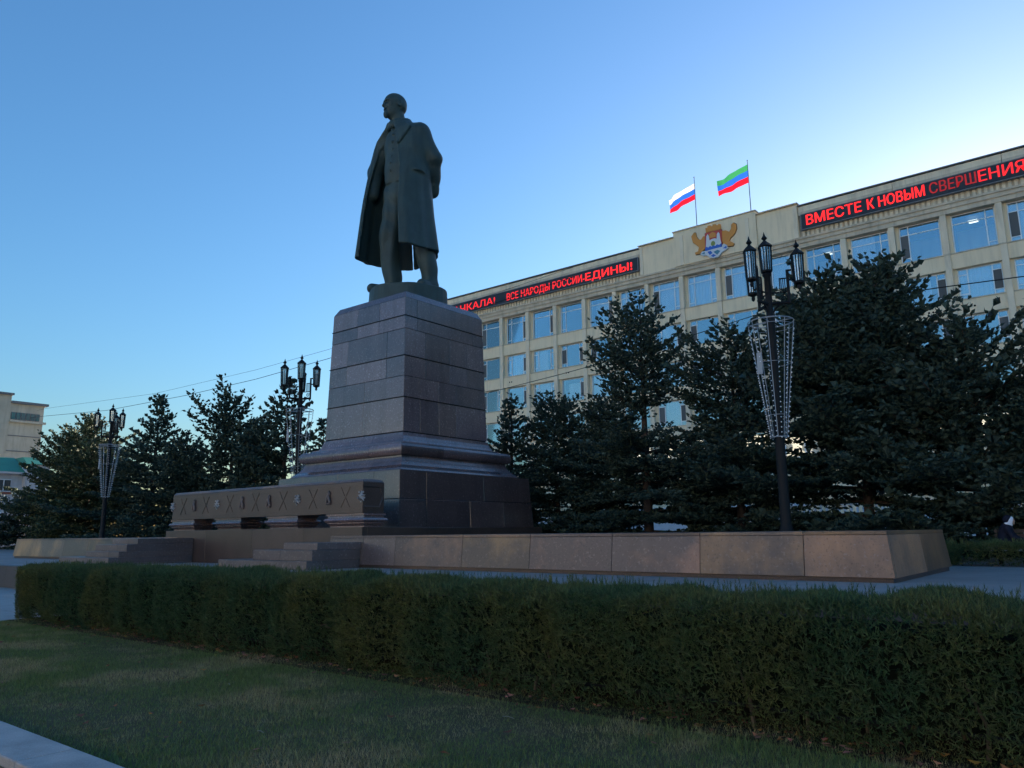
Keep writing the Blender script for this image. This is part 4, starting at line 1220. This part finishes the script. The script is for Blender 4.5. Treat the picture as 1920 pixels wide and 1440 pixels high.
for i in range(6):
    y0 = 35.75+i*.56
    wn = MB().box(-110, -109.95, y0, y0+.52, 16.5, 17.45).build('window', M['roof_metal'], tw)
    MB().box(-109.96, -109.92, y0+.05, y0+.47, 16.55, 17.40).build('pane', mat('teal_glass', (.06,.16,.16), .08, .8), wn)
hs = thing('white_house', (-95, 27, 0), 'white plastered house with green metal roof at the far left', 'house')
MB().box(-100, -90, 14, 31.0, 0, 8.35).build('wall', M['white_wall'], hs)
MB().box(-100, -89.2, 31.0, 33.2, 0, 9.2).build('wing_wall', M['white_wall'], hs)
MB().hexa([(-100.5,13.5,8.36),(-89.5,13.5,8.36),(-89.5,31.2,8.36),(-100.5,31.2,8.36),(-97,17,10.0),(-93,17,10.0),(-93,31.0,10.1),(-97,31.0,10.1)]).build('roof', M['green_roof'], hs)
MB().hexa([(-100.3,30.9,9.21),(-88.9,30.9,9.21),(-88.9,33.5,9.21),(-100.3,33.5,9.21),(-97,31.5,10.15),(-92,31.5,10.15),(-92,32.6,10.15),(-97,32.6,10.15)]).build('roof', M['green_roof'], hs)
MB().box(-90.0, -89.3, 13.5, 31.15, 8.15, 8.34).build('eave', M['white_wall'], hs)
for y0, z0, w, h_, x_ in ((28.6, 6.35, 1.35, 1.25, -90), (25.4, 6.35, 1.35, 1.25, -90), (32.1, 5.9, .8, 2.1, -89.2), (28.6, 2.6, 1.35, 1.7, -90)):
    wn = MB().box(x_, x_+.06, y0, y0+w, z0, z0+h_).build('window', M['frame'], hs)
    for k_ in range(2):
        MB().box(x_+.05, x_+.075, y0+.06+k_*(w/2), y0+w/2-.04+k_*(w/2), z0+.08, z0+h_-.08).build('pane', mat('dark_pane', (.05,.06,.07), .1, .7), wn)
MB().box(-90, -89.9, 28.5, 30.1, 6.1, 6.3).build('brick_sill', mat('brick_sill', (.30,.10,.06), .8), hs)
# low sunlit houses glimpsed between the left spruces
lh = thing('low_house', (-70, 58, 0), 'sunlit pale low house glimpsed between the left spruces', 'house')
MB().box(-84, -67, 55, 62, 0, 6.0).build('wall', mat('warm_plaster', (.60,.50,.36), .85, .2, var=.3), lh)
MB().hexa([(-84.5,54.5,6.01),(-66.5,54.5,6.01),(-66.5,62.5,6.01),(-84.5,62.5,6.01),(-82,57.5,7.6),(-69,57.5,7.6),(-69,59.5,7.6),(-82,59.5,7.6)]).build('roof', mat('grey_roof', (.22,.20,.19), .7), lh)
for i in range(4):
    MB().box(-82+i*3.6, -80.8+i*3.6, 54.93, 55.0, 2.2, 4.0).build('window', M['room'], lh)

# ------------------------------------------------------------------ overhead wires
def wire(label, pts, r_=.018):
    P_ = [Vector(p) for p in pts]; out = []
    for i in range(len(P_)-1):
        for k_ in range(8): out.append(P_[i].lerp(P_[i+1], k_/8))
    out.append(P_[-1])
    tag(MB().tube(out, r_, 4).build('overhead_wire', M['iron']), label, 'wire', 'overhead wires')
wire('lower of two thick overhead wires rising from the far house to the pedestal', [(-109.9,38.0,16.9),(-83.07,30,13.5),(-69.62,30,12.62),(-56.08,30,12.35),(-46.79,30,12.38),(-38.77,30,12.65),(-20,30,13.9)], .018)
wire('upper of two thick overhead wires rising from the far house to the pedestal', [(-109.9,38.6,17.9),(-83.27,30,14.27),(-61.19,30,13.1),(-46.87,30,13.05),(-38.8,30,13.25),(-20,30,14.4)], .010)
wire('thin overhead wire crossing the left part of the office facade', [(-40,40,10.8),(-34.28,40,11.18),(-27.92,40,11.66),(-23.52,40,12.06),(-16.9,40,12.9),(-12.4,40,13.5)], .022)
wire('thin overhead wire crossing the facade windows at the far right', [(-12.0,40,13.1),(-5.73,40,12.83),(-2.56,40,12.65),(8,40,12.3)], .026)

# ------------------------------------------------------------------ hedges
rgh = np.random.default_rng(9)
def hedge(name, label, x0, x1, y0, y1, z0, z1, dens, size, cat='hedge', shoots=600, stems=True, core=True):
    t = thing(name, ((x0+x1)/2, (y0+y1)/2, z0), label, cat)
    H = z1-z0
    def wav(a, b): return .04-.08*np.abs(np.sin(a*2.2+1.3*np.sin(a*.9)))**.7+.05*np.sin(a*1.3+b*2.3)+.05*np.sin(a*4.3-b*2)+.035*np.sin(a*9+1.3*b)+.04*np.sin(a*.6)
    P_, N_ = [], []
    def put(n, fx):
        p, nn = fx(n); P_.append(p); N_.append(nn)
    def front(n):
        x = rgh.uniform(x0, x1, n); z = rgh.uniform(.0, 1, n)**.72*H
        y = y0+wav(x, z)+.10*(1-np.clip(z/.25, 0, 1))-.05*np.sin(np.clip(z/H, 0, 1)*3.1)+rgh.exponential(.035, n)+ .10*np.clip((z/H-.85)/.15, 0, 1)**2
        y += .30*np.clip(1-(x-x0)/.5, 0, 1)**2
        return np.stack([x, y, z0+z], 1), np.tile([0,-1,.45], (n,1))
    def back(n):
        p, q = front(n); p[:,1] = y0+y1-p[:,1]; return p, np.tile([0,1,.45], (n,1))
    def topf(n):
        x = rgh.uniform(x0, x1, n); y = rgh.uniform(y0, y1, n)
        z = z1-wav(x, y*.6)*.42-rgh.exponential(.03, n)
        e = np.minimum(np.abs(y-y0), np.abs(y-y1)); z -= .08*np.clip(1-e/.15, 0, 1)**2+.16*np.clip(1-(x-x0)/.45, 0, 1)**2
        z += .045*np.sin(x*1.9+np.sin(x*.7)*2)+.03*np.sin(x*5.1+y)
        return np.stack([x, y, z], 1), np.tile([0,0,1.0], (n,1))
    def left(n):
        y = rgh.uniform(y0, y1, n); z = rgh.uniform(.03, 1, n)*H
        x = x0+wav(y, z)+rgh.exponential(.03, n)+.12*np.abs((y-(y0+y1)/2)/(y1-y0)*2)**3+.10*(1-np.clip(z/.3, 0, 1))
        return np.stack([x, y, z0+z], 1), np.tile([-1,0,.45], (n,1))
    def right(n):
        p, q = left(n); p[:,0] = x0+x1-p[:,0]; return p, np.tile([1,0,.45], (n,1))
    L_ = x1-x0; D_ = y1-y0
    put(int(L_*H*dens), front); put(int(L_*D_*dens), topf); put(int(D_*H*dens*2), left); put(int(D_*H*dens*.4), right); put(int(L_*H*dens*.15), back)
    P = np.concatenate(P_); N = np.concatenate(N_)
    D = N+.9*unit_rand(len(P), rgh); D[:,2] += .35; D /= np.linalg.norm(D, axis=1)[:,None]
    half = rgh.uniform(size=len(P)) < .55
    T = [needles(P[half], D[half], 4, size*.8, size*.2, .8, rgh), needles(P[~half], D[~half], 4, size*1.25, size*.19, .6, rgh)]
    # upright shoots along the top
    x = rgh.uniform(x0, x1, shoots); y = rgh.uniform(y0, y1, shoots); hs_ = rgh.uniform(.03, .13, shoots)
    for q in np.linspace(0, 1, 5):
        p = np.stack([x+q*hs_*.2*np.sin(x*50), y, z1-.02+q*hs_], 1)
        T.append(needles(p, np.tile([0,0,1.0], (shoots,1)), 3, size*.8, size*.13, .5, rgh))
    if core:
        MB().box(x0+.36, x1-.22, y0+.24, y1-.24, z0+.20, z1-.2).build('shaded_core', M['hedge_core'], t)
    tag(tri_soup('foliage', np.concatenate(T), M['hedge'], t), kind='stuff')
    if stems:
        sm = MB()
        for i in range(int(L_/.34)):
            xx = x0+.2+i*.34+random.uniform(-.1,.1); yy = random.uniform(y0+.12, y1-.2)
            sm.tube([(xx, yy, z0-.02), (xx+random.uniform(-.06,.06), yy, z0+.25), (xx+random.uniform(-.15,.15), yy+random.uniform(-.1,.1), z0+.55)], [.02,.016,.008], 5)
        for i in range(int(L_*6)):
            xx = random.uniform(x0+.2, x1); zz2 = random.uniform(z0+.1, z1-.1); a = random.uniform(-.12,.12)
            sm.tube([(xx, y0+.10, zz2), (xx+a, y0+random.uniform(-.03,.02), zz2+random.uniform(-.03,.1))], .0035, 3)
        tag(sm.build('stems', M['twig'], t), kind='stuff')
    return t
hedge('hedge', 'long dark clipped evergreen hedge across the foreground', -18.5, 4.6, 6.42, 7.72, 0, 1.06, 2150, .056, shoots=2600)
hedge('hedge', 'low clipped green hedge beyond the right end of the platform', -3.9, 9.0, 22.3, 23.2, PZ, 1.27, 900, .08, shoots=500, stems=False)

tag(MB().box(-18.05, 6, 6.22, 7.9, -.02, .034).build('planting_bed', mat('bed_soil', (.055,.038,.026), .95, .05, var=.7, vscale=5, bump=.9, bscale=40)), kind='structure')
# fallen leaves along the foot of the long hedge, bits of litter on the grass
LV = []
for i in range(520):
    x = random.uniform(-17, 1); y = 6.44+random.gauss(-.02, .16) if i < 430 else random.uniform(3, 6.4)
    a = random.uniform(0, 6.28); s_ = random.uniform(.02, .055); tz = random.uniform(-.02, .035)
    c, s = math.cos(a), math.sin(a); z = .04+random.random()*.02
    p = [(x+s_*c, y+s_*s, z+tz), (x-s_*.5*s, y+s_*.5*c, z), (x-s_*c, y-s_*s, z+tz*.6), (x+s_*.5*s, y-s_*.5*c, z+.008)]
    LV += [p[0], p[1], p[2], p[0], p[2], p[3]]
tag(tri_soup('fallen_leaves', np.array(LV), M['leaf']), 'brown dry leaves scattered along the foot of the long hedge', 'leaves', kind='stuff')
M['straw'] = mat('pale_straw', (.22,.21,.16), .8)
for i, (x, y) in enumerate(((-9.3,4.2),(-4.55,5.6),(-5.9,4.0),(-3.5,4.35),(-8.0,5.0))):
    a = random.uniform(-.6,.6); l_ = random.uniform(.03,.06)
    tag(MB().tube([(x-l_*math.cos(a), y-l_*math.sin(a), .055), (x, y, .06), (x+l_*math.cos(a), y+l_*math.sin(a), .05)], .0035, 5).build('straw', M['straw']),
        ['pale straw lying on the grass nearest the kerb', 'pale straw on the grass close to the hedge foot', 'pale straw lying on the grass in the middle foreground', 'pale straw lying on the grass farthest right', 'pale straw on the grass left of the middle foreground'][i], 'straw')

# ------------------------------------------------------------------ seated person and bench at the right edge
bx, by = -2.72, 23.66
bn = thing('park_bench', (bx, by, PZ), 'wooden bench behind the low hedge at the right edge', 'bench')
M['wood'] = mat('bench_wood', (.07,.045,.03), .7, var=.4, vscale=6)
for i in range(4): MB().box(bx-.25, bx+1.5, by-.20+i*.11, by-.11+i*.11, PZ+.42, PZ+.45).build('seat_slat', M['wood'], bn)
for i in range(3): MB().box(bx-.25, bx+1.5, by+.26, by+.29, PZ+.55+i*.12, PZ+.64+i*.12).build('back_slat', M['wood'], bn)
for x in (bx-.15, bx+1.4):
    lg = MB(); lg.box(x-.03, x+.03, by-.2, by+.25, PZ+.37, PZ+.418); lg.box(x-.03, x+.03, by-.18, by-.12, PZ, PZ+.37); lg.box(x-.03, x+.03, by+.19, by+.25, PZ, PZ+.9); lg.build('leg', M['iron'], bn)
pe = thing('person', (bx, by, PZ), 'person in dark jacket and white headscarf sitting behind the low hedge', 'person')
dark = mat('dark_navy_cloth', (.012,.014,.028), .85, .2, bump=.3, bscale=20)
skin = mat('skin', (.42,.25,.18), .55); white = mat('white_scarf', (.62,.68,.78), .8, .2)
L0 = (bx, by-.02, PZ)
# sits facing +X, leaning forward
S = Sculpt((-.34,-.36,-.02), (.80,.36,1.05), .02)
S.F = S.ell((-.02,0,.56), (.17,.20,.16))
S.add(S.ell((.02,0,.74), (.145,.20,.22)), .1); S.add(S.ell((.09,0,.90), (.13,.215,.12)), .08)
for s_ in (1,-1):
    S.add(S.cap((.09,.19*s_,.92),(.22,.25*s_,.68),.065,.055), .04); S.add(S.cap((.22,.25*s_,.68),(.45,.12*s_,.60),.055,.04), .03)
    S.add(S.cap((.02,.10*s_,.52),(.44,.12*s_,.52),.09,.07), .05); S.add(S.cap((.44,.12*s_,.52),(.42,.12*s_,.08),.07,.05), .03)
    S.add(S.cap((.38,.12*s_,.05),(.60,.13*s_,.04),.05,.04), .03)
S.mesh('clothing', dark, pe, L0)
S = Sculpt((-.05,-.2,.5), (.68,.2,1.22), .0125)
S.F = S.cap((.10,0,.95),(.14,0,1.05),.06,.055)
S.add(S.ell((.17,0,1.09), (.095,.075,.105)), .03); S.add(S.ell((.255,0,1.075), (.022,.016,.028)), .01); S.add(S.ell((.22,0,1.02), (.04,.04,.03)), .02)
for s_ in (1,-1):
    S.cut(S.ell((.262,.033*s_,1.10), (.015,.018,.011)), .008)
    S.add(S.cap((.46,.115*s_,.60),(.53,.07*s_,.59),.033,.032), .02)
    for k_, dz_ in enumerate((.03,.012,-.006,-.022)):
        S.add(S.cap((.53,.07*s_,.59+dz_),(.60-.008*k_,.03*s_,.575+dz_),.012,.010), .006)
    S.add(S.cap((.50,.08*s_,.62),(.55,.03*s_,.635),.013,.011), .006)
S.mesh('body', skin, pe, L0)
S = Sculpt((-.05,-.2,.85), (.36,.2,1.26), .0125)
S.F = S.ell((.155,0,1.10), (.115,.098,.118)); S.add(S.ell((.10,0,.985), (.105,.11,.09)), .05)
S.cut(S.ell((.27,0,1.07), (.075,.062,.085)), .02)
S.mesh('headscarf', white, pe, L0)
S = Sculpt((-.12,-.2,.85), (.30,.2,1.28), .0125)
S.F = S.ell((.12,0,1.12), (.118,.112,.122)); S.cut(S.ell((.24,0,1.06), (.135,.14,.125)), .02); S.add(S.ell((.05,0,.97),(.10,.13,.07)), .04)
S.mesh('hood', dark, pe, L0)
